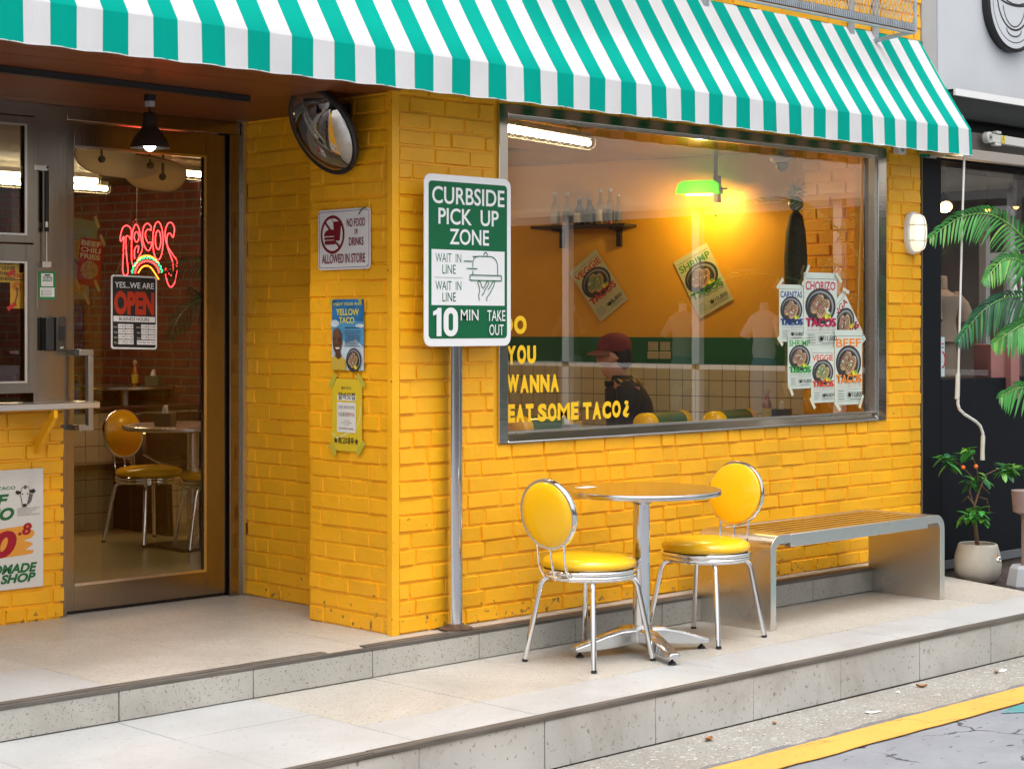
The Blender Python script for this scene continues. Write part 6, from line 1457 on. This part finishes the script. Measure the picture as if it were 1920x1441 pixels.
pel = jt(-.10, 0, .52, (.15, .12)); wa = jt(-.11, 0, .68, (.145, .11), pel); che = jt(-.09, 0, .84, (.165, .115), wa); sh = jt(-.065, 0, .955, (.10, .075), che); ne = jt(-.035, 0, 1.02, .052, sh); n2 = jt(-.015, 0, 1.075, .055, ne); hd = jt(.008, 0, 1.130, (.080, .094), n2); ht = jt(-.01, 0, 1.20, (.075, .085), hd)
ch = jt(.070, 0, 1.072, .036, n2); no = jt(.106, 0, 1.128, .013, hd)
for sg in (1, -1):
    er = jt(-.012, sg * .076, 1.140, .016, hd)
    a1 = jt(-.08, sg * .17, .93, .062, sh); a2 = jt(-.05, sg * .23, .68, .046, a1); a3 = jt(.17, sg * .17, .605, .034, a2); a4 = jt(.215, sg * .155, .60, (.034, .02), a3); pm = jt(.26, sg * .145, .597, (.036, .016), a4)
    for k, (o_, ln) in enumerate(((-.03, .055), (-.010, .068), (.010, .072), (.028, .064))):
        b1 = jt(.285, sg * .145 - sg * o_ * -1 * 1.0, .596, .0095, pm); b2_ = jt(.285 + ln * .55, sg * .145 + sg * o_ * 1.1, .590, .0085, b1); jt(.285 + ln, sg * .145 + sg * o_ * 1.1, .574, .0075, b2_)
    th1 = jt(.235, sg * .112, .598, .0105, a4); jt(.268, sg * .098, .59, .009, th1)
    h1 = jt(-.05, sg * .10, .50, .088, pel); k1 = jt(.36, sg * .13, .50, .062, h1); an = jt(.37, sg * .13, .09, .042, k1); jt(.50, sg * .14, .035, .034, an)
me = bpy.data.meshes.new('body'); me.from_pydata([tuple(v - ORIG[T.name]) for v in BV], BE, []); bo = bpy.data.objects.new('body', me); C.objects.link(bo); bo.parent = T
sk_ = bo.modifiers.new('skin', 'SKIN'); sk_.use_smooth_shade = True
for i, v in enumerate(me.skin_vertices[0].data): v.radius = BR[i]; v.use_root = (i == 0)
su_ = bo.modifiers.new('smooth', 'SUBSURF'); su_.levels = 2; su_.render_levels = 2
me.materials.append(SKIN)
wp = lambda f_, l_, z_: Vector((PH.x, PH.y, 0)) + Fd * f_ + Sd * l_ + UZ * (FZ + z_)
# jacket shell, hair, cap, scarf, eyes
jv = MB()


def ring(f_, z_, rf, rl, n=24): return [wp(f_ + rf * math.cos(2 * math.pi * k / n), rl * math.sin(2 * math.pi * k / n), z_) for k in range(n)]


loft(jv, [ring(*a) for a in ((-.10, .48, .16, .19), (-.11, .62, .15, .185), (-.105, .76, .145, .195), (-.09, .88, .14, .20), (-.07, .95, .12, .175), (-.055, 1.0, .085, .11), (-.04, 1.035, .066, .072), (-.038, 1.03, .055, .06))])
for sg in (1, -1): jv.tube([wp(-.075, sg * .14, .95), wp(-.08, sg * .19, .92), wp(-.06, sg * .235, .80), wp(-.05, sg * .245, .67), wp(.05, sg * .215, .64), wp(.165, sg * .175, .608)], [.07, .076, .066, .060, .054, .044], 14)
jv.build('jacket', [CLOTHD], T, ang=80)
q = MB(); loft(q, [ring(f_, z_, a, b_, 20) for f_, z_, a, b_ in ((-.055, 1.075, .03, .045), (-.055, 1.10, .055, .070), (-.045, 1.14, .068, .079), (-.028, 1.18, .084, .083), (-.012, 1.225, .086, .084), (-.01, 1.24, .05, .05))]); q.build('hair', [mat('black hair', (.01, .009, .009), .5, bump=.5, bscale=120)], T, ang=80)
CAPR = mat('maroon cap cloth', (.16, .025, .03), .85, bump=.3, bscale=120)
q = MB(); loft(q, [ring(f_, z_, a, b_, 28) for f_, z_, a, b_ in ((-.004, 1.178, .103, .091), (-.004, 1.205, .104, .092), (-.006, 1.235, .098, .088), (-.010, 1.262, .080, .074), (-.012, 1.280, .050, .047), (-.012, 1.287, .012, .012))]); cp_ = q.build('cap', [CAPR], T, ang=80)
q = MB(); vs = []; fs = []
for k in range(13):
    t = R(-72 + 144 * k / 12); e_ = (math.cos(R(-90 + 180 * k / 12)) ** .6) * .062
    for r_, dz in ((0, 0), (.5, -.004), (1, -.022)): vs.append(wp(-.004 + (.100 + e_ * r_) * math.cos(t) * (1 if r_ == 0 else 1), (.088 + e_ * .35 * r_) * math.sin(t), 1.182 + dz - .012 * abs(math.sin(t)) * r_))
for k in range(12):
    for j in range(2): a = 3 * k + j; fs.append((a, a + 1, a + 4, a + 3))
q.add(vs, fs); br_ = q.build('brim', [mat('faded brim cloth', (.24, .10, .06), .8)], cp_, ang=80); mo = br_.modifiers.new('thickness', 'SOLIDIFY'); mo.thickness = .004
q = MB(); q.tube(ring(-.060, .985, .085, .10, 22), [.028 + .006 * math.sin(k * 1.9) for k in range(22)], 12, closed=True)
stp = bpy.data.materials.new('striped scarf cloth'); stp.use_nodes = True; MATS['striped scarf cloth'] = stp; nt2 = stp.node_tree
wv = nt2.nodes.new('ShaderNodeTexWave'); wv.inputs['Scale'].default_value = 9; wv.inputs['Distortion'].default_value = 2; cr2 = nt2.nodes.new('ShaderNodeValToRGB'); cr2.color_ramp.interpolation = 'CONSTANT'; cr2.color_ramp.elements[0].color = (.012, .012, .012, 1); cr2.color_ramp.elements[1].position = .5; cr2.color_ramp.elements[1].color = (.42, .28, .08, 1)
tc2 = nt2.nodes.new('ShaderNodeTexCoord'); nt2.links.new(tc2.outputs['Object'], wv.inputs['Vector']); nt2.links.new(wv.outputs['Fac'], cr2.inputs[0]); nt2.links.new(cr2.outputs[0], nt2.nodes['Principled BSDF'].inputs['Base Color']); nt2.nodes['Principled BSDF'].inputs['Roughness'].default_value = .9
q.build('scarf', [stp], T, ang=80)
for sg in (1, -1): q = MB(); q.sphere(wp(.072, sg * .034, 1.150), .011, 10); q.build('eye', [mat('eye', (.03, .02, .015), .2)], T)
